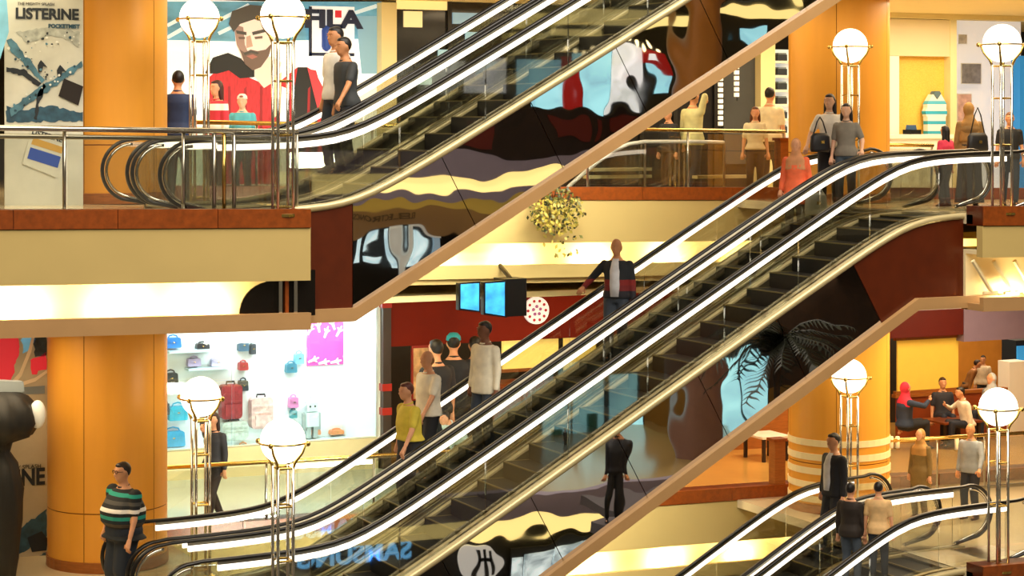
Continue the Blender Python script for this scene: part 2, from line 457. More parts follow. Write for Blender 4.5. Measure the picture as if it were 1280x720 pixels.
# ================================================================== ESCALATORS
A0, SLP, RUN = 9.7, 0.577, 8.84
def Sm(t, r): return 0.5 * (t + math.sqrt(t * t + r * r))
def ramp(x, r=0.55): return SLP * (Sm(x, r) - Sm(x - RUN, r))
def rampS(x): return SLP * min(max(x, 0), RUN)
def nosing(X, n): return H * n + 0.04 + ramp(X - A0, 0.4)
XLN = -2.5
def arange(a, b, d):
    k = max(1, int(round((b - a) / d))); return [a + (b - a) * i / k for i in range(k + 1)]
def newel_pts(xe, z, side, h=0.95, r=0.42):
    """handrail going round the end: from the top round to the underside; side -1 left end, +1 right end"""
    pts = []
    for a in range(90, 251, 10):
        c, s = math.cos(R(a)), math.sin(R(a))
        pts.append((xe - side * r - side * (r * c), z + h - r + r * s))
    last = pts[-1]
    pts.append((last[0] - side * 0.42, z + 0.06))
    return pts
def escalator(name, label, n, laneY, xr, clad=False):
    root = thing(name, label, 'escalator', (A0, laneY, H * n + 0.04), group='escalators')
    zt = SLP * RUN
    for s in (-1, 1):
        yr = 0.65 * s
        left = newel_pts(XLN, 0, -1)[::-1]; right = newel_pts(xr, zt, 1)
        mid = [(x, ramp(x) + 0.95) for x in arange(XLN + 0.55, xr - 0.55, 0.22)]
        path = left + mid + right
        b = MB(); b.tube([(x, yr, z) for x, z in path], 0.042, 10, ry=0.026); build('handrail', b, M_RUBBER, root, True)
        xs = arange(XLN + 0.75, xr - 0.75, 0.22)
        b = MB(); b.ribbon([(x, ramp(x) + 0.925) for x in xs], [(x, ramp(x) + 0.89) for x in xs], yr - 0.026, yr + 0.026); build('rail_guide', b, M_STEEL, root)
        b = MB(); b.ribbon([(x, ramp(x) + 0.89) for x in xs], [(x, ramp(x) + 0.812) for x in xs], yr - 0.022, yr + 0.022); build('light_strip', b, M_STRIP, root)
        # glass: one pane after another, and a rounded pane at each end
        e = arange(XLN + 0.75, xr - 0.75, 1.25)
        for x0, x1 in zip(e[:-1], e[1:]):
            xx = arange(x0 + 0.008, x1 - 0.008, 0.25)
            b = MB(); b.ribbon([(x, ramp(x) + 0.80) for x in xx], [(x, ramp(x) + 0.05) for x in xx], yr - 0.006, yr + 0.006); build('glass_pane', b, M_GLASS, root)
        for side, xe, z in ((-1, XLN, 0), (1, xr, zt)):
            pts = newel_pts(xe + (-side) * 0.03, z, side, 0.92, 0.39)
            jx = xe - side * 0.76
            g_ = newel_pts(xe - side * 0.06, z, side, 0.89, 0.365)
            b = MB(); b.tube([(x, yr, z_) for x, z_ in g_], 0.02, 6); build('newel_guide', b, M_CHROME, root, True)
            poly = pts + [(jx, z + 0.05), (jx, z + 0.91)]
            b = MB(); b.prism(poly, yr - 0.006, yr + 0.006); build('end_pane', b, M_GLASS, root)
        xx = arange(XLN + 0.6, xr - 0.6, 0.22)
        yo, yi = (yr + s * (0.17 if s < 0 and clad else 0.065), yr + s * 0.03)
        if s < 0 and clad:
            b = MB(); b.tube([(x, yo + 0.0, ramp(x) + 0.03) for x in xx], 0.05, 10); build('edging_tube', b, M_EDGE, root, True)
        b = MB(); b.ribbon([(x, ramp(x) + 0.05) for x in xx], [(x, ramp(x) - 0.02) for x in xx], min(yo, yi), max(yo, yi)); build('outer_deck', b, M_EDGE, root)
        ya, yb = yr - s * 0.03, yr - s * 0.12
        b = MB(); b.ribbon([(x, ramp(x) + 0.05) for x in xx], [(x, ramp(x) + 0.01) for x in xx], min(ya, yb), max(ya, yb)); build('inner_deck', b, M_EDGE, root)
        ya, yb = yr - s * 0.105, yr - s * 0.12
        xx = arange(XLN + 0.9, xr - 0.9, 0.22)
        b = MB(); b.ribbon([(x, ramp(x) + 0.02) for x in xx], [(x, ramp(x) - 0.24) for x in xx], min(ya, yb), max(ya, yb)); build('skirt_panel', b, M_SKIRT, root)
    # steps
    me = None
    for k in range(26):
        x = -0.62 + 0.4 * k
        if me is None:
            b = MB(); b.box(-0.2, 0.2, -0.52, 0.52, -0.25, 0.0)
            b.box(-0.205, -0.18, -0.52, 0.52, -0.012, 0.004, 1); b.box(-0.2, 0.2, -0.52, -0.49, 0.0, 0.004, 1); b.box(-0.2, 0.2, 0.49, 0.52, 0.0, 0.004, 1)
            me = b.mesh('step')
        link('step', me, [M_DARK, mat('step_edge', '8a7a48', 0.4, 0.4)], root, (x, 0, ramp(x, 0.4)))
    for xa, xb, z in ((XLN + 0.1, -0.82, 0), (9.58, xr - 0.1, zt)):
        b = MB(); b.box(xa, xb, -0.52, 0.52, z - 0.05, z + 0.004); build('landing_plate', b, M_STEEL, root)
    # truss underside and inner body
    xx = arange(-0.6, 9.6, 0.4)
    b = MB(); b.ribbon([(x, rampS(x) - 0.45) for x in xx], [(x, rampS(x) - 1.30) for x in xx], -0.70, 0.72); build('truss_body', b, M_MAROON, root)
    if clad:
        yf = -0.83
        def top(x): return ramp(x) - 0.015
        def bot(x): return rampS(x) - 1.21
        js = [0.0, 1.25, 2.55, 3.85, 5.15, 6.45, 7.75]
        sh = lambda x: 0.0 if x < 0.1 else 0.50
        def panel(xa, sa, xb, sb, m, name):
            tx = arange(xa + 0.005, xb - 0.005, 0.2); bx = arange(xa + sa + 0.005, xb + sb - 0.005, (xb + sb - xa - sa) / max(1, len(tx) - 1))
            poly = [(x, top(x)) for x in tx] + [(x, bot(x)) for x in (xb + sb - 0.005 - (xb + sb - xa - sa - 0.01) * i / 8 for i in range(9))]
            b = MB(); b.prism(poly, yf, yf + 0.02)
            return build(name, b, m, root)
        for xa, xb in zip(js[:-1], js[1:]):
            p = panel(xa, sh(xa), xb, sh(xb), M_MIRROR, 'mirror_panel')
            p['label'] = 'wavy mirror cladding panel'
        panel(js[-1], 0.50, 9.72, 0.0, M_MAROON, 'end_panel')['label'] = 'dark red brown cladding at the head of the truss'
        panel(-0.66, 0.0, 0.0, 0.0, M_MAROON, 'end_panel')['label'] = 'dark red brown cladding at the foot of the truss'
        xs = [-0.72, 0.0, RUN, 9.75, 14.0]
        b = MB(); b.ribbon([(x, rampS(x) - 1.20) for x in xs], [(x, rampS(x) - 1.37) for x in xs], yf - 0.10, yf + 0.16); build('tan_trim', b, M_TAN, root)
        b = MB(); b.ribbon([(x, rampS(x) - 1.32) for x in xs[:-1]], [(x, rampS(x) - 1.36) for x in xs[:-1]], yf + 0.16, 0.70); build('soffit', b, M_CREAM, root)
    return root
YF, YK = 26.05, 27.60
E = {}
for n, lv in ((0, 'middle'), (1, 'upper'), (-1, 'lower')):
    E[n, 0] = escalator('escalator', '%s escalator on the near side, clad along its flank in mirror panels' % lv, n, YF, 11.4, True)
    E[n, 1] = escalator('escalator', '%s escalator on the far side, running next to the mirrored one' % lv, n, YK, 10.6)

# ================================================================== GLOBE LAMPS
def lamp(label, X, Y, z, dh=0.0):
    root = thing('globe_lamp', label, 'lamp post', (X, Y, z), group='globe lamps flanking the escalators')
    b = MB(); b.lathe([(0, 0), (0.22, 0), (0.22, 0.035), (0.16, 0.06), (0.0, 0.06)], 20); build('base_plate', b, M_BRASS, root, False)
    for sx in (-1, 1):
        for sy in (-1, 1):
            b = MB(); b.tube([(0.10 * sx, 0.10 * sy, 0.05), (0.10 * sx, 0.10 * sy, 2.12 + dh)], 0.021, 8); build('pole', b, M_CHROME, root, True)
            b = MB(); b.tube([(0.10 * sx, 0.10 * sy, 2.10 + dh), (0.13 * sx, 0.13 * sy, 2.20 + dh), (0.19 * sx, 0.19 * sy, 2.30 + dh), (0.225 * sx, 0.225 * sy, 2.42 + dh)], [0.02, 0.02, 0.017, 0.013], 7)
            build('cage_arm', b, M_BRASS, root, True)
    for z_ in (0.12, 0.98 + dh / 2, 1.62 + dh, 2.10 + dh):
        b = MB()
        q = 0.10
        b.tube([(-q, -q, z_), (q, -q, z_), (q, q, z_), (-q, q, z_)], 0.017, 6, closed=True)
        build('tie_band', b, M_BRASS, root)
    b = MB(); b.ball((0, 0, 2.44 + dh), 0.285, nu=28, nv=18); build('globe', b, M_GLOBE, root, True)
    b = MB()
    b.tube([(0.30 * math.cos(t), 0.30 * math.sin(t), 2.42 + dh) for t in [2 * math.pi * i / 32 for i in range(32)]], 0.014, 6, closed=True); build('collar_ring', b, M_BRASS, root, True)
    for k in range(4):
        t = R(45 + 90 * k)
        b = MB(); b.ball((0.345 * math.cos(t), 0.345 * math.sin(t), 2.42 + dh), 0.035, nu=10, nv=6); build('finial', b, M_BRASS, root, True)
    return root
LXL, LXR, LYF, LYB = 8.70, 19.72, 24.95, 28.85
lamp('tall globe lamp in front of the upper left glass balcony railing', 8.66, LYF, zf(LXL, 1) + 0.02, 0.08)
lamp('globe lamp behind the upper left escalators, before the sports poster', 8.76, LYB, zf(LXL, 1), 0.25)
lamp('globe lamp in front of the lower left escalator handrails', 8.66, LYF, zf(LXL, 0) - 0.02, 0.08)
lamp('globe lamp behind the lower left escalators, beside the woman in black', 8.78, LYB, zf(LXL, 0), 0.14)
lamp('globe lamp at the head of the middle escalator, upper right edge', 19.92, LYF, zf(LXR, 1), 0.11)
lamp('globe lamp before the orange column, behind the two women', 19.9, LYB, zf(19.9, 1), 0.2)
lamp('globe lamp at the lower right escalator head near the bald man', 19.85, LYF, zf(LXR, 0), 0.0)
lamp('globe lamp before the orange column, half hidden by the escalator trim', 19.88, LYB, zf(19.9, 0), 0.03)

# ================================================================== RAILINGS
def railing(label, x0, x1, Y, n, off=0.04, h=1.08, post=1.5, mrail=None, double=False, triple=None):
    root = thing('glass_railing', label, 'railing', group='glass railings')
    zz = lambda x, d: H * n + off + sl(x) + d
    b = MB(); b.tube([(x0, Y, zz(x0, h)), (x1, Y, zz(x1, h))], 0.045, 10, ry=0.035); build('top_rail', b, mrail or M_BRASS, root, True)
    if double:
        b = MB(); b.tube([(x0, Y + 0.12, zz(x0, h - 0.10)), (x1, Y + 0.12, zz(x1, h - 0.10))], 0.03, 8); build('lower_rail', b, M_STEEL, root, True)
    b = MB(); sband(b, x0, x1, H * n + off + 0.05, H * n + off, Y - 0.04, Y + 0.04); build('bottom_channel', b, M_STEEL, root)
    e = arange(x0, x1, post)
    for xa, xb in zip(e[:-1], e[1:]):
        b = MB(); sband(b, xa + 0.03, xb - 0.03, H * n + off + h - 0.06, H * n + off + 0.05, Y - 0.006, Y + 0.006); build('glass_pane', b, M_GLASS, root)
    for x in e:
        b = MB(); b.tube([(x, Y + 0.03, zz(x, 0)), (x, Y + 0.03, zz(x, h))], 0.022, 8); build('post', b, M_STEEL, root, True)
    for x in triple or ():
        for d, m_ in ((-0.13, M_STEEL), (0.0, M_BRASS), (0.13, M_STEEL)):
            b = MB(); b.tube([(x + d, Y, zz(x, 0)), (x + d, Y, zz(x, h))], 0.026, 8); build('post', b, m_, root, True)
    return root
railing('glass railing with chrome rail along the upper left balcony edge', XL0, XP(372, 25.2), 25.2, 1, double=True, mrail=M_CHROME, triple=[XP(280, 25.2)])
railing('glass railing with brass rail along the far upper walkway', 8.6, XP(985, YB), YB + 0.12, 1, off=0.20, h=1.05, post=1.9)
railing('glass railing with brass rail along the far ground walkway left of the red shop', 8.9, XP(600, YB), YB + 0.12, 0, off=0.16, h=1.0, post=1.9)
railing('glass railing before the restaurant behind the lower right escalators', XP(1112, 31.0), XP(1290, 31.0), 31.0, 0, h=0.98, post=1.2)
railing('glass railing behind the upper right landing before the shirt shop', XP(1095, 31.0), XP(1166, 31.0), 31.0, 1, h=1.0, post=1.2)
for n, lab in ((1, 'brown wooden end post of the far upper railing'), (0, 'brown wooden end post at the far ground walkway')):
    root = thing('end_post', lab, 'post')
    X = XP(983 if n else 976, YB); z = zf(X, n)
    b = MB(); b.box(X - 0.11, X + 0.11, YB + 0.02, YB + 0.22, z, z + (1.05 if n else 0.98)); build('shaft', b, M_WOOD, root)
    b = MB(); b.box(X - 0.14, X + 0.14, YB - 0.01, YB + 0.25, z + (1.05 if n else 0.98), z + (1.10 if n else 1.03)); build('cap', b, M_BROWN, root)

# ================================================================== FAR SHOPS
YS = 37.0
def pbox(name, r, Y, d, m, parent=None, tilt=True):
    """box whose front face stands at depth Y and covers the frame rectangle r = (x0, y0, x1, y1)"""
    x0, y0, x1, y1 = r; pm = (x0 + x1) / 2
    b = MB(); b.box(XP(x0, Y), XP(x1, Y), Y, Y + d, ZP(pm, y1, Y), ZP(pm, y0, Y))
    return build(name, b, m, parent)
def ebox(mb, r, Y, d, mi=0):
    x0, y0, x1, y1 = r; pm = (x0 + x1) / 2
    return mb.box(XP(x0, Y), XP(x1, Y), Y, Y + d, ZP(pm, y1, Y), ZP(pm, y0, Y), mi)
def pl(name, label, x0, x1, y0, y1, z0, z1, m):
    b = MB(); b.box(x0, x1, y0, y1, z0, z1)
    return tag(build(name, b, m), label, kind='structure')

# ---- ground floor, bag shop (bright)
M_SHOPW = mat('shop_white', 'eef6f6', 0.7, var=0.02)
bx0, bx1 = XP(196, YS), XP(479, YS)
pl('wall_bag_shop_back', 'white back wall of the bright bag shop', bx0, bx1, 38.9, 39.0, -0.1, 3.55, M_SHOPW)
pl('wall_bag_shop_side', 'white side wall of the bag shop', bx1 - 0.1, bx1, 37.0, 39.0, -0.1, 3.55, M_SHOPW)
pl('wall_bag_shop_base', 'low cream wall below the bag shop window', bx0, bx1, YS, YS + 0.25, -0.1, ZP(340, 556, YS), mat('cream_base', 'dcd3a6', 0.5, var=0.04))
b = MB()
for i in range(3):
    xa = bx0 + (bx1 - bx0) * i / 3; b.box(xa + 0.02, bx0 + (bx1 - bx0) * (i + 1) / 3 - 0.02, YS + 0.10, YS + 0.112, ZP(340, 556, YS), 3.5)
w1 = build('window_1', b, M_GLASSC); tag(w1, 'large clear shop window of the bag shop', kind='structure')
area('bag_shop_light', ((bx0 + bx1) / 2, 37.95, 3.45), (bx1 - bx0 - 0.5, 1.2), 175, COOL, rot=(0, 0, 0))
area('bag_shop_light', (bx1 - 1.0, 37.6, 2.9), (1.5, 1.0), 35, COOL, target=(bx1 - 0.4, 38.9, 1.2))
# shelves
sh = thing('wall_shelf', 'glass display shelves on the bag shop back wall', 'shelf')
for px0, px1, py in ((212, 268, 438.2), (236, 290, 460), (205, 240, 561), (380, 474, 547)):
    pbox('shelf_board', (px0, py, px1, py + 2.5), 38.62, 0.27, mat('shelf_glass_white', 'cfe6e6', 0.2), sh)
def handbag(label, px, py, wp, hp, col, Y=38.62, handle=True, back=False):
    s = SPX(px, Y); wd, ht = wp / s, hp / s
    root = thing('handbag', label, 'bag', (XP(px, Y), Y + 0.21, ZP(px, py + hp / 2, Y)), group='bags shown in the bright shop')
    m = mat('bag_' + col, col, 0.45, var=0.12, scale=8)
    b = MB(); n = 5
    prof = [(-wd / 2, 0.02), (-wd / 2 * 0.9, 0), (wd / 2 * 0.9, 0), (wd / 2, 0.02), (wd * 0.46, ht * 0.72), (wd * 0.36, ht * 0.8), (-wd * 0.36, ht * 0.8), (-wd * 0.46, ht * 0.72)]
    b.prism(prof, -0.07, 0.07); build('body', b, m, root)
    b = MB(); b.prism([(-wd * 0.44, ht * 0.74), (-wd * 0.30, ht * 0.42), (wd * 0.30, ht * 0.42), (wd * 0.44, ht * 0.74), (wd * 0.36, ht * 0.81), (-wd * 0.36, ht * 0.81)], -0.082, -0.06); fl_ = build('flap', b, m, root)
    if handle:
        b = MB(); b.tube([(-wd * 0.3, 0, ht * 0.76), (-wd * 0.24, 0, ht * 0.94), (0, 0, ht * 1.02), (wd * 0.24, 0, ht * 0.94), (wd * 0.3, 0, ht * 0.76)], 0.014, 6); build('handle', b, m, root, True)
    b = MB(); b.box(-0.02, 0.02, -0.09, -0.08, ht * 0.42, ht * 0.48); build('clasp', b, M_BRASS, fl_)
    return root
for lab, px, py, wp, hp, col in (
    ('bright blue handbag on the top shelf beside the orange column', 220, 428, 20, 16, '2a78c8'),
    ('small black clutch on the top shelf of the bag shop', 257, 433, 17, 9, '1c1c20'),
    ('pale lilac handbag on the second shelf', 246, 453, 17, 12, 'b9a8cc'),
    ('pale mauve handbag beside the lilac one', 276, 453, 18, 12, 'c8bcd8'),
    ('dark blue small handbag hanging above the red purse', 308, 432, 13, 16, '3a5a70'),
    ('black narrow pouch beside the dark blue handbag', 320, 436, 7, 16, '2c3038'),
    ('small red purse under the dark blue handbag', 308, 458, 12, 12, 'a8302c'),
    ('small black handbag right of the red suitcase', 308, 482, 12, 16, '23303a'),
    ('dark olive handbag on the shelf beside the column', 217, 473, 18, 18, '2f3430'),
    ('black purse low on the shelf beside the column', 210, 511, 10, 18, '22262a'),
    ('turquoise handbag half hidden by the globe lamp', 226, 516, 24, 22, '18b4d8'),
    ('large light blue shoulder bag on the low shelf', 220, 548, 30, 24, '38a8d8'),
    ('dark teal handbag below the pink poster', 368, 460, 14, 14, '3c7c90'),
    ('light blue handbag next to the dark teal one', 378, 448, 12, 16, '78b4cc'),
    ('small orange handbag with long strap behind the railing', 308, 564, 16, 18, 'f0a468'),
    ('orange handbag at the corner of the shop display', 455, 536.5, 30, 17, 'e88a50'),
    ('peach clutch beside the toy robot', 398, 541, 14, 8, 'f0a070'),
    ('small orange clutch before the corner handbag', 425, 541, 18, 7, 'ee9a60'),
    ('pink soft bag on the shelf left of the toy robot', 371, 503, 12, 16, 'e08ac0'),
    ('teal small bag below the pink soft bag', 371, 518, 8, 12, '4a98a0')):
    handbag(lab, px, py, wp, hp, col)
# red suitcase, white backpack
def suitcase(label, px, py, wp, hp, col, name='suitcase', cat='suitcase', Y=38.79):
    s = SPX(px, Y); wd, ht = wp / s, hp / s
    root = thing(name, label, cat, (XP(px, Y), Y, ZP(px, py + hp / 2, Y)))
    m = mat('case_' + col, col, 0.5, var=0.25, scale=12)
    b = MB(); r = wd * 0.18
    poly = []
    for cx, cz, a in ((wd / 2 - r, ht * 0.92 - r, 0), (-wd / 2 + r, ht * 0.92 - r, 90), (-wd / 2 + r, r, 180), (wd / 2 - r, r, 270)):
        for t in (0, 30, 60, 90): poly.append((cx + r * math.cos(R(a + t)), cz + r * math.sin(R(a + t))))
    b.prism(poly, -0.11, 0.11); build('shell', b, m, root)
    for zz in (0.25, 0.45, 0.65):
        b = MB(); b.box(-wd * 0.42, wd * 0.42, -0.125, -0.11, ht * zz, ht * zz + 0.03); build('rib', b, m, root)
    b = MB(); b.box(-wd * 0.34, wd * 0.34, -0.14, -0.11, ht * 0.1, ht * 0.4); build('pocket', b, m, root)
    b = MB(); b.tube([(-wd * 0.2, 0, ht * 0.9), (-wd * 0.18, 0, ht), (wd * 0.18, 0, ht), (wd * 0.2, 0, ht * 0.9)], 0.02, 6); build('handle', b, M_BLACK, root)
    return root
suitcase('dark red soft suitcase on display behind the lamp', 288, 500, 27, 46, '9c2c30')
suitcase('white and coral backpack hanging in the bag shop window', 326, 514, 28, 42, 'f2c8c0', 'backpack', 'backpack')
suitcase('grey soft case below the red suitcase', 292, 537, 34, 26, 'c9d4c8', 'soft_case', 'suitcase')
# toy robot
tr = thing('toy_robot', 'pale toy robot figure sitting among the bags', 'toy', P(389, 546.8, 38.72))
mr_ = mat('toy_white', 'd5e6e2', 0.4); s_ = SPX(389, 38.5)
b = MB(); b.box(-0.13, 0.13, -0.09, 0.09, 0.22, 0.50); build('torso', b, mr_, tr)
b = MB(); b.box(-0.11, 0.11, -0.09, 0.09, 0.52, 0.70); build('head', b, mr_, tr)
for s in (-1, 1):
    b = MB(); b.box(s * 0.15 - 0.03, s * 0.15 + 0.03, -0.05, 0.05, 0.15, 0.48); build('arm', b, mat('toy_grey', 'a8b4b0', 0.4), tr)
    b = MB(); b.box(s * 0.07 - 0.045, s * 0.07 + 0.045, -0.07, 0.07, 0, 0.22); build('leg', b, mat('toy_grey', 'a8b4b0', 0.4), tr)
    b = MB(); b.ball((s * 0.05, -0.09, 0.62), 0.022, nu=8, nv=5); build('eye', b, M_BLACK, tr)
b = MB(); b.tube([(0, 0, 0.70), (0, 0, 0.78)], 0.008, 5); b.ball((0, 0, 0.79), 0.02, nu=8, nv=5); build('antenna', b, mr_, tr)
# pink poster with white sprigs
pp = thing('pink_poster', 'pink poster with white coral sprigs on the bag shop wall', 'poster')
pbox('sheet', (384, 402, 441, 456), 38.86, 0.03, mat('poster_pink', 'ec50a4', 0.7, var=0.03), pp)
mw = mat('sprig_white', 'fafafa', 0.7)
for i, (x0, y0, a) in enumerate(((388, 412, 60), (398, 408, 100), (408, 415, 70), (416, 405, 110), (424, 414, 60), (432, 404, 95), (437, 414, 120), (433, 440, 60), (438, 450, 100), (392, 450, 20), (405, 453, 10), (420, 452, 10))):
    L = 15; b = MB(); c = P(x0, y0, 38.86); k = L / SPX(x0, 38.86)
    d = Vector((math.cos(R(a)), 0, math.sin(R(a))))
    b.tube([c - d * k * 0.5, c, c + d * k * 0.5], [0.02, 0.03, 0.012], 6)
    for sgn in (-1, 1):
        q = Vector((math.cos(R(a + 50 * sgn)), 0, math.sin(R(a + 50 * sgn))))
        b.tube([c, c + q * k * 0.35], [0.025, 0.012], 6)
    build('sprig', b, mw, pp)
# dark post with red lights between the shops
ps = struct('trim_3', 'dark metal post with red collars between bag shop and red shop')
pbox('shaft', (479, 368, 489, 600), YS - 0.15, 0.15, mat('dark_post', '4c4038', 0.35, 0.3), ps)
for y in (376, 480, 510):
    pbox('collar', (478, y, 490, y + 9), YS - 0.17, 0.19, mat('post_red', 'b02818', 0.4), ps)

# ---- ground floor, dark red food shop
rs = struct('wall_red_shop', 'dark red fascia wall of the food shop')
pbox('fascia_board', (489, 358, 985, 421), YS - 0.1, 0.2, M_REDWALL, rs)
pbox('light_ledge', (489, 338, 985, 358), YS - 0.2, 0.25, mat('ledge_lit', 'f5d070', 0.5, emit=0.5, ecol='ffcf60'), rs)
pl('wall_red_shop_back', 'dark back wall inside the food shop', XP(489, 40), XP(985, 40), 40.0, 40.1, -0.1, 3.55, M_DARKWALL)
sg = thing('round_sign', 'round white sign with pink dots on the red fascia', 'sign', P(670, 388, YS - 0.13))
sr = 17 / SPX(670, YS)
b = MB(); b.tube([(0, -0.04, 0), (0, 0.03, 0)], sr, 32); build('disc', b, mat('sign_white', 'f4f0ee', 0.5, emit=0.5), sg)
for k in range(10):
    t = R(36 * k); b = MB(); b.tube([(sr * 0.72 * math.cos(t), -0.05, sr * 0.72 * math.sin(t)), (sr * 0.72 * math.cos(t), -0.03, sr * 0.72 * math.sin(t))], 0.03, 8); build('dot', b, mat('sign_pink', 'c03048', 0.6), sg)
for k in range(5):
    t = R(72 * k + 20); b = MB(); b.tube([(sr * 0.3 * math.cos(t), -0.05, sr * 0.3 * math.sin(t)), (sr * 0.3 * math.cos(t), -0.03, sr * 0.3 * math.sin(t))], 0.035, 8); build('dot', b, mat('sign_pink2', 'b878c0', 0.6), sg)
mb_ = thing('menu_board', 'pale yellow lit menu board of the food shop', 'sign')
pbox('panel', (629, 414, 698, 462), YS + 0.1, 0.08, mat('menu_lit', 'f6dc78', 0.5, emit=0.75, ecol='f8d870'), mb_)
pbox('panel', (706, 416, 745, 462), YS + 0.1, 0.08, mat('menu_lit', 'f6dc78'), mb_)
pbox('frame', (627, 460, 700, 464), YS + 0.06, 0.1, M_WOOD, mb_)
cn = thing('serving_counter', 'wooden serving counter of the food shop', 'counter')
pbox('front', (560, 478, 985, 600), YS - 0.35, 0.5, M_WOOD, cn)
pbox('worktop', (556, 472, 985, 479), YS - 0.45, 0.7, M_BROWN, cn)
fp = thing('framed_poster', 'orange poster in a red frame beside the dark shop door', 'poster')
pbox('frame', (515, 431, 541, 500), YS - 0.1, 0.06, mat('frame_red', 'a02c20', 0.5), fp)
pbox('print', (517, 435, 540, 498), YS - 0.11, 0.02, mat('poster_orange', 'e0b080', 0.6, var=0.5, scale=5), fp)
area('food_shop_light', (17.5, 38.4, 3.3), (4.0, 1.2), 50, WARM, rot=(0, 0, 0))
# hanging television pair
tv = thing('television', 'pair of blue television screens hung below the far cove', 'television', P(612, 398, 31.0))
s_ = SPX(612, 31.0); tz = 47 / s_
mscr = mat('tv_screen', '3a9ae0', 0.3, emit=0.9, ecol='3aa8f4', var=0.5, scale=4)
def q_tv(px): return XP(px, 31.0) - tv.location.x
for x0, x1, zb0, zb1 in ((573, 600, 12, 8), (604, 633, 5, 0)):
    xa, xb = q_tv(x0), q_tv(x1)
    b = MB(); b.prism([(xa, zb0 / s_), (xb, zb1 / s_), (xb, tz), (xa, tz - 0.02)], -0.02, 0.10); c = build('casing', b, M_BLACK, tv)
    b = MB(); b.prism([(xa + 0.03, zb0 / s_ + 0.03), (xb - 0.03, zb1 / s_ + 0.03), (xb - 0.03, tz - 0.03), (xa + 0.03, tz - 0.04)], -0.028, -0.02); build('screen', b, mscr, c)
b = MB(); b.box(q_tv(630), q_tv(657), -0.04, 0.40, 0.02, tz + 0.02); build('housing', b, M_BLACK, tv)
b = MB(); b.tube([(q_tv(645), 0.2, tz), (q_tv(645), 0.62, tz + 0.2)], 0.04, 8); build('bracket', b, M_BLACK, tv)

# ---- upper floor: sports poster, dark shops, shirt shop
pw_ = struct('wall_poster', 'white wall behind the big sports poster')
pbox('pilaster', (477, 3, 496, 240), YS - 0.25, 0.4, mat('pilaster_cream', 'efe2b0', 0.5), struct('trim_5', 'cream pilaster right of the sports poster'))
pbox('backing', (100, 2, 477, 240), YS + 0.06, 0.15, M_WHITE, pw_)
ad = thing('sports_poster', 'huge backlit poster of a bearded man in a red and black jersey', 'poster')
YA = YS - 0.0
def emm(name, c, e=0.55, **k): return mat('print_' + name, c, 0.5, emit=e, ecol=c, **k)
pbox('sheet', (205, 2, 477, 230), YA, 0.05, emm('white', 'eef2f0', 0.6), ad)
def pr(name, pts, m, lay=1): return patch(name, [(x, max(y, 2)) for x, y in pts], YA - 0.005 * lay, m, ad)
pr('sky_print', [(205, -60), (477, -60), (477, 48), (400, 50), (300, 52), (205, 50)], emm('sky', '5f9ab4', 0.45, var=0.3, scale=2, stretch=(1, 1, 2)))
for x0, y0, x1, y1 in ((272, 40, 341, 6), (268, 26, 310, 4), (208, 30, 255, 5), (208, 45, 240, 26), (424, 20, 470, 5)):
    pr('streak_print', [(x0, y0), (x1, y1), (x1 + 4, y1 + 4), (x0 + 2, y0 + 4)], emm('streak', 'cfe2e8', 0.5), 2)
pr('field_print', [(205, 62), (262, 66), (280, 100), (270, 230), (205, 230)], emm('pale', 'd8eef2', 0.6), 2)
pr('backdrop_print', [(445, 20), (477, 20), (477, 92), (452, 92)], emm('steel', '7fa8bc', 0.5), 2)
pr('jersey_print', [(262, 96), (275, 84), (300, 92), (330, 105), (352, 100), (372, 84), (395, 88), (410, 140), (412, 230), (258, 230)], emm('jersey', 'b8232c', 0.45, var=0.3, scale=6, stretch=(6, 1, 1)), 3)
pr('shoulder_print', [(256, 92), (266, 72), (285, 66), (318, 80), (322, 96), (300, 98), (286, 88), (272, 92)], emm('black', '16191c', 0.15), 4)
pr('side_print', [(372, 84), (384, 84), (396, 130), (398, 230), (366, 230), (364, 140)], emm('black', '16191c'), 4)
pr('sleeve_print', [(384, 84), (394, 90), (412, 126), (408, 150), (396, 132)], emm('sleeve', 'd03a44', 0.45), 5)
pr('neck_print', [(318, 76), (340, 70), (352, 78), (346, 100), (330, 110), (318, 96)], emm('neck', 'd8c8bc', 0.5), 5)
pr('face_print', [(292, 28), (318, 20), (338, 24), (345, 44), (338, 66), (326, 84), (314, 86), (302, 74), (295, 56)], emm('face', 'e0d2c8', 0.5), 6)
pr('face_shade_print', [(292, 30), (304, 34), (306, 56), (312, 70), (304, 72), (296, 56)], emm('faceshade', '9a8078', 0.35), 7)
pr('hair_print', [(286, 30), (290, 14), (312, 6), (336, 8), (347, 24), (346, 44), (338, 30), (318, 24), (300, 30), (292, 40)], emm('hair', '4c4a48', 0.25), 8)
pr('beard_print', [(300, 62), (306, 66), (313, 62), (322, 64), (332, 62), (340, 54), (336, 70), (326, 84), (316, 88), (306, 80)], emm('beard', '6a5850', 0.3), 8)
pr('mouth_print', [(308, 70), (316, 68), (322, 71), (315, 74)], emm('mouth', 'a06860', 0.35), 9)
pr('moustache_print', [(304, 66), (314, 63), (324, 66), (322, 68), (314, 66), (306, 69)], emm('hair', '4c4a48'), 9)
pr('nose_print', [(308, 46), (313, 44), (316, 58), (308, 60)], emm('noseshade', 'b89888', 0.4), 9)
pr('brow_print', [(295, 38), (308, 40), (308, 44), (296, 42)], emm('hair', '4c4a48'), 9)
pr('brow_print', [(315, 40), (332, 36), (332, 40), (316, 44)], emm('hair', '4c4a48'), 9)
pr('eye_print', [(298, 46), (306, 46), (306, 49), (299, 49)], emm('beard', '6a5850'), 9)
pr('eye_print', [(318, 46), (328, 45), (328, 48), (319, 49)], emm('beard', '6a5850'), 9)
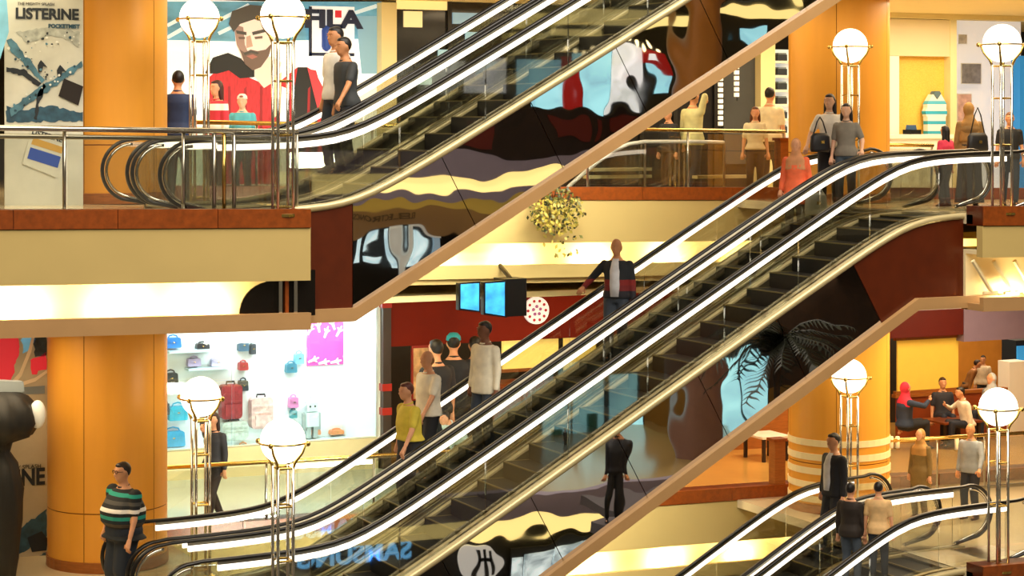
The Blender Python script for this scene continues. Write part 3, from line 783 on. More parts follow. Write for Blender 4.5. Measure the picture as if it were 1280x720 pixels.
for i_ in range(6):
    x_ = 285 + 20 * i_
    pr('jersey_stripe', [(x_, 108 + (i_ % 2) * 3), (x_ + 3, 108), (x_ + 5 - i_, 228), (x_ + 1 - i_, 228)], emm('jerseydark', '8c1820', 0.35), 5)
pr('collar_print', [(340, 100), (352, 90), (350, 140), (340, 150)], emm('collar', 'e8c8a0', 0.5), 9)
pr('trim_print', [(352, 108), (362, 112), (360, 230), (346, 230)], emm('white', 'eef2f0'), 9)
# logo panel
lg = thing('logo_sign', 'white square sign with navy frame and sportswear lettering', 'sign')
YG = YS - 0.115
pbox('panel', (389, 8, 443, 70), YG, 0.06, emm('panel', 'f4f4f0', 0.6), lg)
pbox('frame', (387, 66, 443, 70), YG - 0.02, 0.05, emm('navy', '142040', 0.2), lg)
pbox('frame', (387, 8, 390, 70), YG - 0.02, 0.05, emm('navy', '142040'), lg)
c = P(416, 25, YG - 0.05)
lettering('lettering', 'FILA', 0.46, emm('navy', '142040'), lg, c, depth=0.02, bold=0.02, sx=1.32)
pbox('red_mark', (419, 13, 427, 22), YG - 0.01, 0.012, emm('red', 'c82834', 0.5), lg)
b = MB(); q0 = P(408, 38, YG - 0.03); q1 = P(408, 58, YG - 0.03)
b.tube([q0 + Vector((0, 0, 0.09)), q0 + Vector((0, 0, 0.05)), q0, q1, q1 - Vector((0, 0, 0.05)), q1 - Vector((0, 0, 0.09))], [0.02, 0.075, 0.09, 0.09, 0.075, 0.02], 12, ry=None); build('blue_mark', b, emm('blue', '20469c', 0.3), lg, True)
# dark shop to the right of the poster
dk = struct('wall_dark_shop', 'dark glazed shopfront of the far upper level')
pbox('dark_glass', (496, -60, 951, 300), YS + 0.05, 0.05, mat('dark_glazing', '2c2b2c', 0.12, var=0.1), dk)
for px in (560, 640, 720, 800, 842, 893):
    pbox('mullion', (px, -60, px + 5, 300), YS - 0.02, 0.06, mat('mullion_dark', '1a1817', 0.4), dk)
pbox('glow_band', (496, -30, 560, 12), YS + 0.02, 0.04, mat('glow_warm', 'f0d890', 0.5, emit=0.7, ecol='ffdf90'), dk)
for r_, c_ in (((505, 14, 528, 34), 'f0dca0'), ((548, 62, 566, 80), 'a8d4e8'), ((582, 40, 604, 58), '9cc8e0'), ((520, 92, 540, 106), 'b8dce8'), ((566, 16, 600, 30), '88a8b8')):
    pbox('lit_display', r_, YS + 0.0, 0.04, mat('display_' + c_, c_, 0.5, emit=0.6), dk)
pbox('grey_panel', (905, -30, 950, 205), YS - 0.03, 0.06, mat('grey_panel', '45484c', 0.4, var=0.05), dk)
for x0, y0, y1 in ((901, 96, 160), (921, 60, 126)):
    ls = thing('light_chain', 'hanging chain of white lights before the dark upper shopfront, %s' % ('longer one' if y1 > 140 else 'shorter one'), 'lights')
    n_ = int((y1 - y0) / 7)
    for k in range(n_):
        pbox('lamp_cell', (x0 - 2, y0 + 7 * k, x0 + 3, y0 + 7 * k + 5), YS - 0.4, 0.05, mat('chain_light', 'f4ead0', 0.5, emit=0.9, ecol='fff0d0'), ls)
    pbox('cord', (x0, -40, x0 + 1, y1), YS - 0.36, 0.015, M_BLACK, ls)
pbox('pilaster', (951, -60, 969, 300), YS - 0.25, 0.4, mat('pilaster_cream', 'efe2b0'), struct('trim_4', 'cream pilaster beside the shoe shelves'))
su = thing('shelf_unit', 'tall white shelf unit with dark folded goods beside the orange column', 'shelf')
pbox('back', (968, 62, 995, 240), YS + 0.02, 0.05, mat('unit_white_glow', 'e8f0f2', 0.5, emit=0.35), su)  # glow of the shelf back stands in for light falling on it
for k in range(7):
    pbox('board', (968, 76 + 18 * k, 995, 79 + 18 * k), YS - 0.2, 0.25, M_WHITE, su)
    g = thing('folded_goods', 'dark folded goods on the white shelf unit, %s board' % ('top', 'second', 'third', 'fourth', 'fifth', 'sixth', 'lowest')[k], 'goods', group='goods on the white shelf unit')
    pbox('stack', (972, 68 + 18 * k, 984, 76 + 18 * k), YS - 0.15, 0.15, mat('goods_dark', '27303c', 0.7), g)
    pbox('top_fold', (973, 66 + 18 * k, 983, 68.5 + 18 * k), YS - 0.14, 0.13, mat('goods_grey', '7a8a98', 0.7), g)
area('upper_shop_light', (25.5, 38.2, 8.7), (3.0, 1.2), 70, (1, 0.95, 0.85), rot=(0, 0, 0))
# shirt shop
ss = struct('wall_shirt_shop', 'cream shop wall with white posts at the upper right')
pbox('beam', (1085, 16, 1300, 24), YS - 0.3, 0.4, mat('beam_cream', 'e8d8a0', 0.6), ss)
pbox('header', (1085, 24, 1191, 70), YS - 0.1, 0.3, mat('header_cream', 'ead9ae', 0.6), ss)
pbox('post', (1108, 70, 1124, 250), YS - 0.1, 0.3, mat('post_white', 'f4f2ea', 0.5), ss)
pbox('post', (1188, 24, 1196, 250), YS - 0.12, 0.3, mat('pilaster_cream', 'efe2b0'), ss)
mbk = bpy.data.materials.new('yellow_brick'); mbk.use_nodes = True
nt = mbk.node_tree; bt = nt.nodes.new('ShaderNodeTexBrick'); tc = nt.nodes.new('ShaderNodeTexCoord'); mp = nt.nodes.new('ShaderNodeMapping')
mp.inputs['Rotation'].default_value = (R(90), 0, 0); mp.inputs['Scale'].default_value = (3.2, 3.2, 3.2)
bt.inputs['Color1'].default_value = (*lin('f6c850'), 1); bt.inputs['Color2'].default_value = (*lin('eeb83c'), 1); bt.inputs['Mortar'].default_value = (*lin('f8dc88'), 1)
nt.links.new(tc.outputs['Object'], mp.inputs[0]); nt.links.new(mp.outputs[0], bt.inputs['Vector']); nt.links.new(bt.outputs[0], nt.nodes['Principled BSDF'].inputs['Base Color'])
pbox('brick_panel', (1124, 70, 1188, 260), YS + 0.1, 0.1, mbk, ss)
pbox('window_back', (1196, 24, 1276, 250), YS + 1.2, 0.1, mat('display_white', 'f6f4f2', 0.6, emit=0.35), ss)
pbox('blue_panel', (1275, 70, 1310, 260), YS - 0.1, 0.3, mat('blue_panel', '2a88d8', 0.5, emit=0.3), ss)
area('shirt_shop_light', (XP(1190, 35.8), 35.8, 8.75), (4, 1.0), 22, (1, 0.95, 0.82), rot=(0, 0, 0))
for lab, r, col in (('dark print poster in the white shop window', (1203, 80, 1226, 104), '8a8a92'), ('pink garment on display in the white shop window', (1198, 118, 1214, 160), 'f0b8b0'), ('small grey picture high in the white shop window', (1200, 44, 1208, 54), 'c8c4c4')):
    g = thing('display_print', lab, 'poster'); pbox('frame', (r[0] - 1, r[1] - 1, r[2] + 1, r[3] + 1), YS + 0.9, 0.03, M_WHITE, g); pbox('print', r, YS + 0.88, 0.03, mat('disp_' + col, col, 0.6, var=0.4, scale=6), g)
# striped polo shirt on a hanger form
sx = thing('polo_shirt', 'white and turquoise striped polo shirt on the yellow brick panel', 'shirt', P(1167, 168, YS - 0.05))
k = 1 / SPX(1167, YS)
def q(pts): return [((x - 1167) * k * 0.82, (168 - y) * k) for x, y in pts]
mst = stripe_mat('polo_stripes', ['38b0d8', 'f4f6f4', 'f4f6f4', '38b0d8', 'f4f6f4', 'f4f6f4', '38b0d8', 'f4f6f4', 'f4f6f4', '58bce0', 'f4f6f4', 'f4f6f4'], 0.0, 50 * k)
b = MB(); b.prism(q([(1151, 168), (1151, 138), (1150, 130), (1160, 118), (1176, 118), (1186, 130), (1185, 138), (1184, 168)]), -0.1, 0.06); build('torso', b, mst, sx)
for pts in ([(1152, 132), (1147, 140), (1150, 146), (1154, 142)], [(1184, 132), (1188, 140), (1186, 146), (1182, 142)], ):
    b = MB(); b.prism(q(pts), -0.09, 0.05); build('sleeve', b, mst, sx)
b = MB(); b.prism(q([(1161, 117), (1164, 114), (1172, 114), (1175, 117), (1168, 124)]), -0.12, 0.02); build('collar', b, mat('collar_grey', '5a7480', 0.7), sx)
sc_ = thing('display_counter', 'low white counter below the striped shirt', 'counter')
pbox('body', (1100, 172, 1190, 250), YS - 0.9, 0.6, M_WHITE, sc_); pbox('top', (1098, 168, 1192, 173), YS - 0.95, 0.7, M_WHITE, sc_)
cb = thing('cash_till', 'small black till on the white shop counter', 'till', P(1140, 168, YS - 0.6))
b = MB(); b.box(-0.13, 0.13, -0.15, 0.15, 0, 0.10); build('base', b, M_BLACK, cb); b = MB(); b.prism([(-0.11, 0.1), (0.11, 0.1), (0.09, 0.2), (-0.09, 0.2)], -0.02, 0.08); build('screen', b, mat('till_blue', '4a6890', 0.3), cb)

# ---- ground floor restaurant at the right
rr = struct('wall_restaurant', 'maroon and mauve fascia over the restaurant')
pbox('fascia_maroon', (1100, 388, 1205, 421), YS - 0.3, 0.3, mat('maroon_band', '5c1206', 0.5, var=0.06), rr)
pbox('fascia_mauve', (1205, 384, 1320, 424), YS - 0.32, 0.32, mat('mauve_band', '8a7a94', 0.5, var=0.04), rr)
pbox('back_panel', (1195, 420, 1320, 560), 41.0, 0.1, mat('rest_orange', 'd8963c', 0.6, var=0.1, scale=2), rr)
pbox('dark_side', (1085, 400, 1125, 540), 39.0, 0.1, M_DARKWALL, rr)
pbox('white_pillar', (1262, 452, 1284, 560), YS - 0.2, 0.4, M_WHITE, rr)
area('restaurant_light', (XP(1210, 38.5), 38.5, 3.1), (4, 2), 140, WARM, rot=(0, 0, 0))
yb = thing('lit_blind', 'large pale yellow lit blind behind the restaurant booth', 'blind')
pbox('fabric', (1122, 423, 1198, 488), YS - 0.05, 0.04, mat('blind_lit', 'e8c048', 0.6, emit=0.22, ecol='f4cc50', var=0.03), yb)
pbox('rail', (1120, 419, 1200, 424), YS - 0.09, 0.1, M_WOOD, yb); pbox('rail', (1120, 487, 1200, 491), YS - 0.09, 0.1, M_WOOD, yb)
pt = thing('booth_partition', 'reddish brown wooden booth partition under the yellow blind', 'partition')
pbox('panel', (1122, 491, 1262, 560), YS - 0.1, 0.08, mat('booth_brown', '8a3c18', 0.45, var=0.1), pt); pbox('cap', (1120, 489, 1262, 493), YS - 0.14, 0.16, M_WOOD, pt)
def table(label, px, py, Y, wp, col='7a3a1a', legs=4):
    s = SPX(px, Y); c = P(px, py, Y); wd = wp / s / 2; fl = zf(c.x, 0)
    root = thing('restaurant_table', label, 'table', (c.x, Y, fl))
    ht = max(0.5, c.z - fl)
    b = MB(); b.box(-wd, wd, -0.4, 0.4, ht - 0.04, ht); build('table_top', b, mat('table_' + col, col, 0.3, var=0.1), root)
    for sx_ in (-1, 1):
        for sy in (-1, 1):
            b = MB(); b.box(sx_ * (wd - 0.06) - 0.03, sx_ * (wd - 0.06) + 0.03, sy * 0.34 - 0.03, sy * 0.34 + 0.03, 0, ht - 0.04); build('leg', b, mat('tleg_' + col, '2a1a10', 0.5), root)
    return root
table('dark wooden restaurant table between the diners', 1190, 536, 35.6, 58)
table('small white table with dark legs on the far ground walkway', 958, 546, 35.4, 42, 'e8e4d8')
for i, (px, py) in enumerate(((1114, 560), (1122, 560), (1196, 562))):
    g = thing('candle_glass', ('pale candle glass on the restaurant rail, leftmost of two', 'pale candle glass on the restaurant rail, second one', 'pale candle glass standing apart near the bald man')[i], 'candle', P(px, py, 31.0))
    b = MB(); b.lathe([(0, 0), (0.035, 0), (0.04, 0.2), (0.03, 0.21), (0.0, 0.2)], 10); build('glass', b, mat('candle_glow', 'f6e2b0', 0.5, emit=0.3), g, True)
    b = MB(); b.lathe([(0, -0.012), (0.06, -0.012), (0.06, 0.0), (0, 0.0)], 12); build('dish', b, M_BRASS, g)
db = thing('drinks_cabinet', 'blue glowing drinks cabinet at the right edge of the restaurant', 'cabinet')
pbox('body', (1270, 425, 1300, 520), YS + 0.4, 0.5, mat('cab_dark', '28303a', 0.4), db); pbox('door', (1272, 432, 1298, 510), YS + 0.36, 0.04, mat('cab_blue', '3c9cd8', 0.3, emit=0.6), db)
for y in (450, 470, 490): pbox('shelf', (1272, y, 1298, y + 2), YS + 0.34, 0.03, M_WHITE, db)

# ================================================================== BANNERS, PLANT, OTHER THINGS ON THE LEFT
YN = 29.25
bn = thing('banner', 'tall mouthwash banner with splash print before the upper orange column', 'banner')
pbox('fabric', (6, -70, 104, 262), YN, 0.03, mat('banner_grey', 'c8ccc4', 0.7, var=0.15, scale=2), bn)
def jag(pts, amp, rn, sub=4):
    out = []
    for i, (x, y) in enumerate(pts):
        x2, y2 = pts[(i + 1) % len(pts)]
        n_ = max(1, int(math.hypot(x2 - x, y2 - y) / sub))
        for k_ in range(n_): out.append((x + (x2 - x) * k_ / n_ + (rn.uniform(-amp, amp) if k_ else 0), y + (y2 - y) * k_ / n_ + (rn.uniform(-amp, amp) if k_ else 0)))
    return out
RN = random.Random(5)
def bp_(name, pts, m, lay=1):
    if name in ('splash_print', 'wave_print'): pts = [(min(max(x, 7), 103.5), y) for x, y in jag(pts, 1.6, RN)]
    return patch(name, pts, YN - 0.004 * lay, m, bn)
mblue = mat('print_water', '4a7890', 0.6, var=0.5, scale=6); mdk = mat('print_dark', '1c2630', 0.6); mbl2 = mat('print_deep', '2a5068', 0.6, var=0.4, scale=8)
bp_('wave_print', [(8, 132), (30, 138), (60, 132), (104, 140), (104, 152), (8, 152)], mbl2)
bp_('splash_print', [(8, 50), (14, 48), (40, 78), (56, 100), (52, 104), (34, 84), (12, 62)], mblue, 2)
bp_('splash_print', [(8, 84), (30, 86), (52, 104), (48, 108), (28, 94), (8, 90)], mdk, 2)
bp_('splash_print', [(12, 136), (40, 116), (72, 96), (102, 76), (104, 82), (74, 104), (44, 124), (14, 146)], mblue, 3)
bp_('splash_print', [(42, 148), (46, 120), (54, 104), (58, 108), (50, 126), (46, 150)], mdk, 3)
bp_('splash_print', [(20, 40), (60, 34), (100, 40), (98, 60), (86, 50), (60, 44), (34, 54)], mat('print_mist', 'a8b0ac', 0.7, var=0.3, scale=10), 1)
bp_('block_print', [(80, 98), (104, 108), (98, 132), (73, 120)], mat('print_block', '1c1410', 0.5), 4)
for cx, cy in ((51, 78), (75, 84)):
    bp_('figure_print', [(cx - 2, cy), (cx, cy - 3), (cx + 3, cy), (cx + 8, cy + 6), (cx + 3, cy + 5), (cx + 1, cy + 12), (cx - 3, cy + 12), (cx - 4, cy + 4)], mdk, 5)
bp_('pack_print', [(40, 158), (85, 172), (70, 222), (28, 205)], mat('print_pack', 'cfd4cc', 0.6), 4)
bp_('pack_band_print', [(42, 172), (79, 184), (77, 192), (39, 180)], mat('print_gold', 'c8a04a', 0.6), 5)
bp_('pack_band_print', [(38, 184), (76, 196), (72, 210), (34, 198)], mat('print_blue', '5a7490', 0.6), 5)
for i_ in range(70):
    u_ = RN.random(); cx, cy = ((12 + 90 * u_, 140 - 62 * u_), (10 + 46 * u_, 54 + 50 * u_), (30 + 70 * u_, 40 + 14 * RN.random()))[i_ % 3]
    cx += RN.gauss(0, 6); cy += RN.gauss(0, 7); r_ = RN.uniform(0.6, 2.2)
    if 9 < cx < 101 and 38 < cy < 148:
        bp_('droplet_print', [(cx + r_ * math.cos(a_) * RN.uniform(0.6, 1.2), cy + r_ * math.sin(a_) * RN.uniform(0.6, 1.2)) for a_ in [k_ * 1.05 for k_ in range(6)]], (mblue, mbl2, mdk, mat('print_foam', 'e4e8e4', 0.6))[RN.randrange(4)], 6)
c = P(59, 18, YN - 0.012); lettering('lettering', 'LISTERINE', 0.205, mdk, bn, c, depth=0.003, bold=0.008, sx=0.98)
c = P(80, 33, YN - 0.012); lettering('lettering', 'POCKETMIST', 0.075, mbl2, bn, c, depth=0.003, bold=0.004)
c = P(45, 5, YN - 0.012); lettering('lettering', 'THE MIGHTY SPLASH', 0.055, mdk, bn, c, depth=0.003)
c = P(59, 170, YN - 0.022); o_ = lettering('lettering', 'LISTERINE', 0.10, mdk, bn, c, depth=0.003, bold=0.003); o_.rotation_euler = (R(90), R(16), 0)
b = MB(); b.tube([P(4, -68, YN), P(106, -68, YN)], 0.03, 8); build('top_pole', b, M_STEEL, bn)
cy_ = thing('blue_banner', 'pale blue curved banner at the top left edge', 'banner')
b = MB(); b.ribbon([(XP(-30, 28.6), ZP(-20, -60, 28.6)), (XP(4, 28.6), ZP(4, -60, 28.6)), (XP(10, 28.6), ZP(8, 20, 28.6))], [(XP(-30, 28.6), ZP(-20, 80, 28.6)), (XP(0, 28.6), ZP(2, 74, 28.6)), (XP(11, 28.6), ZP(8, 40, 28.6))], 28.6, 28.63); build('fabric', b, mat('banner_cyan', '7cc4ec', 0.6, var=0.2, scale=3), cy_)
b = MB(); b.tube([P(-30, -62, 28.6), P(6, -62, 28.6)], 0.03, 8); build('top_pole', b, M_STEEL, cy_)
# lower banner
YM = 31.2
bm = thing('banner', 'lower mouthwash banner with red and blue splash art at the left edge', 'banner')
pbox('fabric', (-60, 400, 59, 770), YM, 0.03, mat('banner_grey2', 'bcb49c', 0.7, var=0.12, scale=2), bm)
def lp(name, pts, m, lay=1):
    if name in ('splash_print', 'red_print', 'blue_print', 'dark_print'): pts = [(min(max(x, -59), 58.5), y) for x, y in jag(pts, 1.8, RN)]
    return patch(name, pts, YM - 0.004 * lay, m, bm)
lp('red_print', [(-60, 400), (22, 400), (24, 440), (18, 462), (12, 482), (-60, 500)], mat('print_red', 'b83038', 0.6, var=0.4, scale=5), 1)
lp('blue_print', [(26, 402), (48, 402), (40, 436), (28, 442)], mat('print_sky', '6a98c8', 0.6, var=0.3), 2)
lp('grey_print', [(2, 486), (56, 482), (56, 492), (2, 494)], mat('print_mid', '7a8890', 0.6), 2)
lp('red_print', [(38, 450), (58, 440), (58, 462), (40, 468)], mat('print_red', 'b83038'), 2)
lp('dark_print', [(42, 420), (58, 412), (58, 444), (44, 446)], mat('print_dark2', '30404c', 0.6, var=0.6, scale=8), 2)
lp('arc_print', [(8, 484), (24, 466), (36, 436), (42, 412), (45, 413), (39, 440), (27, 470), (12, 487)], mat('print_cream', 'ecdcc0', 0.6), 3)
lp('arc_print', [(26, 478), (44, 472), (59, 462), (59, 466), (44, 477), (28, 482)], mat('print_cream', 'ecdcc0'), 3)
lp('splash_print', [(-60, 690), (20, 664), (59, 636), (59, 670), (30, 690), (-60, 720)], mbl2, 2)
lp('splash_print', [(-60, 720), (30, 700), (59, 690), (59, 770), (-60, 770)], mblue, 2)
lp('block_print', [(34, 672), (52, 664), (60, 674), (58, 688), (40, 690)], mdk, 3)
c = P(25, 600, YM - 0.012); lettering('lettering', 'LISTERINE', 0.34, mdk, bm, P(4, 600, YM - 0.012), depth=0.003, bold=0.012, sx=0.82)
lettering('lettering', 'THE MIGHTY SPLASH', 0.085, mdk, bm, P(18, 585, YM - 0.012), depth=0.003)
b = MB(); b.tube([P(-60, 402, YM), P(60, 402, YM)], 0.03, 8); build('top_pole', b, M_STEEL, bm)
# black draped display figure at the left edge
bf = thing('display_stand', 'bulky black draped display figure with a white round lamp at the left edge', 'display stand', P(-2, 705, 29.6))
bf.location.z = zf(7, 0)
k = 1 / SPX(0, 29.6); base_y = HOR + (EYE - zf(7, 0)) / k
pf = [(0, 780)] + [(r, y) for r, y in ((20, 780), (24, 700), (28, 650), (30, 610), (24, 580), (14, 565), (17, 553), (40, 545), (50, 528), (46, 508), (34, 495), (22, 490))] + [(0, 488)]
b = MB(); b.lathe([(r * k, max(0, (base_y - y) * k)) for r, y in pf], 48); b.v = [(x * (1 + 0.07 * math.sin(9 * math.atan2(y, x) + 4 * z)), y * (1 + 0.07 * math.sin(9 * math.atan2(y, x) + 4 * z)), z) for x, y, z in b.v]; build('draped_body', b, mat('black_drape', '0d0c0c', 0.6, var=0.3, scale=5), bf, True)
b = MB(); b.ball((0.50, -0.22, (base_y - 518) * k), 0.12, 0.10, 0.20); build('lamp', b, mat('soft_white', 'e8eef2', 0.4), bf, True)
b = MB(); b.prism([(-0.1, (base_y - 492) * k), (0.34, (base_y - 490) * k), (0.33, (base_y - 478) * k), (-0.1, (base_y - 474) * k)], -0.1, 0.1); build('tray', b, mat('tray_grey', '8a949a', 0.4), bf)

# hanging plant on the far slab edge
hp = thing('hanging_plant', 'bushy plant with small yellow green leaves hanging over the far slab edge', 'plant', P(690, 250, 31.3))
s_ = SPX(690, 31.3)
mleafs = [mat('leaf_yellow', 'b8a440', 0.5, var=0.2), mat('leaf_olive', '6c6a28', 0.5, var=0.2), mat('leaf_dark', '2e3014', 0.5, var=0.2)]
rnd = random.Random(3)
bq = [MB(), MB(), MB()]
for i in range(620):
    a = rnd.uniform(0, 2 * math.pi); u = rnd.random() ** 0.6
    ex, ez = 38 / s_, 30 / s_
    x = ex * u * math.cos(a); z = -0.18 + ez * u * math.sin(a); y = -0.15 + rnd.uniform(-0.16, 0.12)
    if i > 590: x = rnd.uniform(-0.2, 0.5); z = -0.6 - rnd.random() * 0.35
    sz = rnd.uniform(0.025, 0.05); t = rnd.uniform(0, 6.28); tl = rnd.uniform(-0.8, 0.8)
    d = Vector((math.cos(t), math.sin(tl) * 0.6, math.sin(t))).normalized(); e = d.cross(Vector((0.2, 1, 0.1))).normalized()
    c = Vector((x, y, z))
    k_ = 0 if z < 0.02 and rnd.random() < 0.66 else (1 if rnd.random() < 0.55 else 2)
    bq[k_].add([c - d * sz, c + e * sz * 0.55, c + d * sz, c - e * sz * 0.55], [(0, 1, 2, 3)])
for i, nm in enumerate(('pale_leaves', 'olive_leaves', 'dark_leaves')):
    tag(build(nm, bq[i], mleafs[i], hp), kind='stuff')
b = MB()
for i in range(26):
    a = rnd.uniform(0, 6.28); b.tube([(0, -0.02, 0.02), (0.25 * math.cos(a), -0.15, 0.1 * math.sin(a)), (0.46 * math.cos(a), -0.18, -0.18 + 0.36 * math.sin(a))], 0.006, 4)
build('stems', b, mat('stem', '4a3c1c', 0.7), hp)
b = MB(); b.lathe([(0, -0.1), (0.16, -0.1), (0.2, 0.08), (0.17, 0.1), (0, 0.05)], 14, (0, 0.12, 0)); build('pot', b, M_BROWN, hp)
# white curved handrail on the far upper walkway
cr = thing('curved_handrail', 'white curved handrail with glass on the far upper walkway', 'handrail')
YC = 32.6
pts = [(700, 246), (712, 232), (728, 218), (748, 202), (768, 188), (786, 180), (806, 177), (840, 177), (872, 177), (905, 178)]
b = MB(); b.tube([P(x, y, YC) for x, y in pts], 0.035, 8); build('rail', b, mat('rail_white', 'e8e6dc', 0.35), cr, True)
for x, y in ((806, 177), (905, 178)):
    p = P(x, y, YC); b = MB(); b.tube([p, (p.x, p.y, zf(p.x, 1))], 0.025, 6); build('post', b, M_STEEL, cr)
b = MB(); b.prism([(P(x, y, YC).x, P(x, y, YC).z - 0.03) for x, y in pts] + [(P(905, 0, YC).x, zf(20, 1)), (P(712, 0, YC).x, zf(18, 1))], YC - 0.005, YC + 0.005); build('glass_pane', b, M_GLASS, cr)
for x0, x1, y in ((742, 815, 210), (735, 815, 219), (872, 940, 219)):
    lb = pbox('ledge', (x0, y, x1, y + 4), YC + 0.3, 0.2, mat('ledge_cream', 'd8cc9c', 0.5), cr)

# ================================================================== NEAR SIDE OF THE ATRIUM (seen only in the mirror cladding)
YMIR = 25.22
def vpt(px, py, Yv):
    p = P(px, py, Yv); return Vector((p.x, 2 * YMIR - Yv, p.z))
def vbox(name, r, Yv, d, m, parent=None):
    """box on the near side facing the mirrors: it appears in them over the frame rectangle r, Yv deep"""
    x0, y0, x1, y1 = r; pm = (x0 + x1) / 2; Yr = 2 * YMIR - Yv
    b = MB(); b.box(XP(x0, Yv), XP(x1, Yv), Yr - d, Yr, ZP(pm, y1, Yv), ZP(pm, y0, Yv))
    return build(name, b, m, parent)
def vband(name, x0, x1, pm, y0, y1, Yv, d, m, parent=None):
    Yr = 2 * YMIR - Yv; b = MB(); b.box(XP(x0, Yv), XP(x1, Yv), Yr - d, Yr, ZP(pm, y1, Yv), ZP(pm, y0, Yv))
    return build(name, b, m, parent)
M_MAUVE = mat('mauve_grey_fascia', '8a8090', 0.6, var=0.04)
M_COVEL = mat('cove_diffuser', 'ffe7a0', 0.5, emit=1.25, ecol='ffe38c')
M_OLIVE = mat('olive_dark_wall', '4a4024', 0.6, var=0.2, scale=1)
M_BLACKF = mat('near_black', '15110d', 0.6)
# upper level of the near side
ns = struct('wall_near_upper', 'near side upper gallery: mauve slab edge, lit cove and dark shopfronts')
vband('backdrop', 420, 1180, 700, -140, 420, 53, 0.2, M_OLIVE, ns)
vband('slab_edge', 400, 1000, 600, 190, 216, 46.5, 3.0, M_MAUVE, ns)
vband('lit_cove', 400, 1000, 600, 216, 241, 46.7, 0.2, M_COVEL, ns)
vband('lower_edge', 400, 1000, 600, 241, 254, 46.5, 0.5, M_MAUVE, ns)
vband('soffit_painted_glow', 400, 1000, 600, 254, 266, 46.9, 0.5, mat('soffit_painted_glow', 'c8a850', 0.6, emit=0.25, ecol='e0b850'), ns)  # light on the soffit is put in as emission
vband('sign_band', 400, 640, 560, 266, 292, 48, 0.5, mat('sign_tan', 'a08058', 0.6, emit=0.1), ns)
vband('dark_balustrade', 540, 1000, 700, 138, 190, 47, 0.1, mat('dark_balustrade', '22140c', 0.4, var=0.5, scale=2), ns)
vband('gallery_ceiling', 560, 1100, 800, -160, -8, 47, 5.0, M_OLIVE, ns)
for x0, x1, y0, y1 in ((640, 850, 10, 30), (905, 1010, 6, 22), (700, 760, 36, 44)):
    vbox('ceiling_cove', (x0, y0, x1, y1), 50, 0.2, M_COVEL, ns)
for x0, x1, y0, y1 in ((592, 618, 150, 182), (690, 730, 148, 172), (742, 754, 146, 176), (780, 800, 142, 165)):
    vbox('red_panel', (x0, y0, x1, y1), 46.95, 0.05, mat('deep_red', '5a1408', 0.5), ns)
sf = thing('near_shopfront', 'glowing pale blue shop windows of the near upper gallery, mirrored in the cladding', 'shopfront')
mcy = mat('window_cyan', '9fe0f2', 0.4, emit=1.0, ecol='86d8f4', var=0.25, scale=1.5)
mcw = mat('window_white', 'f0f4ec', 0.4, emit=0.9, ecol='e6f0ea', var=0.3, scale=2.5)
for r, m_ in (((588, 72, 640, 116), mcw), ((654, 74, 710, 134), mcy), ((724, 66, 762, 136), mcy), ((764, 66, 800, 134), mcw), ((808, 90, 832, 122), mcy), ((925, 40, 945, 62), mcy)):
    p_ = vbox('pane', r, 49, 0.05, m_, sf); vbox('frame', (r[0] - 2, r[1] - 2, r[2] + 2, r[3] + 2), 49.06, 0.05, M_BLACKF, sf)
for r in ((711, 70, 722, 136), (802, 66, 834, 90)):
    vbox('red_sign', r, 48.8, 0.1, mat('sign_red', 'b01810', 0.5, emit=0.35), sf)
vbox('sign_mark', (812, 72, 820, 84), 48.78, 0.05, mcw, sf)
for k in range(11):
    b = MB(); c = vpt(716 + 11 * k, 60 + (k % 3) * 3, 48.6); b.ball(c, 0.07, nu=8, nv=6); build('bulb', b, mat('warm_bulb', 'fff0c0', 0.4, emit=3.0, ecol='ffe6a8'), sf, True)
sf2 = thing('near_shopfront', 'dark electronics shop below the near gallery, mirrored beside the upper truss end', 'shopfront')
vband('dark_wall', 400, 700, 500, 292, 400, 49, 0.1, M_BLACKF, sf2)
for r in ((441, 292, 452, 328), (463, 296, 475, 306), (463, 312, 478, 324), (486, 296, 494, 332), (508, 300, 528, 330)):
    vbox('screen', r, 48.85, 0.06, mat('screen_pale', 'c8ecf8', 0.3, emit=1.1, ecol='c0e8fa', var=0.35, scale=4), sf2)
vbox('white_frame', (498, 286, 552, 296), 48.9, 0.1, mat('frame_pale_glow', 'e0dccc', 0.5, emit=0.35), sf2); vbox('white_frame', (498, 296, 506, 345), 48.9, 0.1, mat('frame_pale_glow', 'e0dccc'), sf2)  # emission on the white frames stands in for light falling on them
vbox('round_frame', (532, 296, 548, 330), 48.88, 0.06, mat('frame_blue', '9ab4c4', 0.4, emit=0.5), sf2)
lettering('lettering', 'ELECTRONICS', 0.28, mat('sign_dim', '5c5040', 0.6), sf2, vpt(470, 279, 47.95), rot=(R(90), 0, R(180)))
# column of the near side
def vcolumn(name, label, px0, px1, y0, y1, Yv, m):
    c = (px0 + px1) / 2; Yr = 2 * YMIR - Yv; r = (XP(px1, Yv) - XP(px0, Yv)) / 2 * 0.9
    b = MB(); b.lathe([(0, ZP(c, y1, Yv)), (r, ZP(c, y1, Yv)), (r, ZP(c, y0, Yv)), (0, ZP(c, y0, Yv))], 32, (XP(c, Yv), Yr, 0))
    o = build(name, b, m); smooth_by_angle(o.data); tag(o, label, kind='structure'); return o
vcolumn('column_near', 'brown round column of the near side gallery', 842, 908, -140, 300, 45.0, mat('near_col_brown', 'a86a24', 0.4, var=0.05))
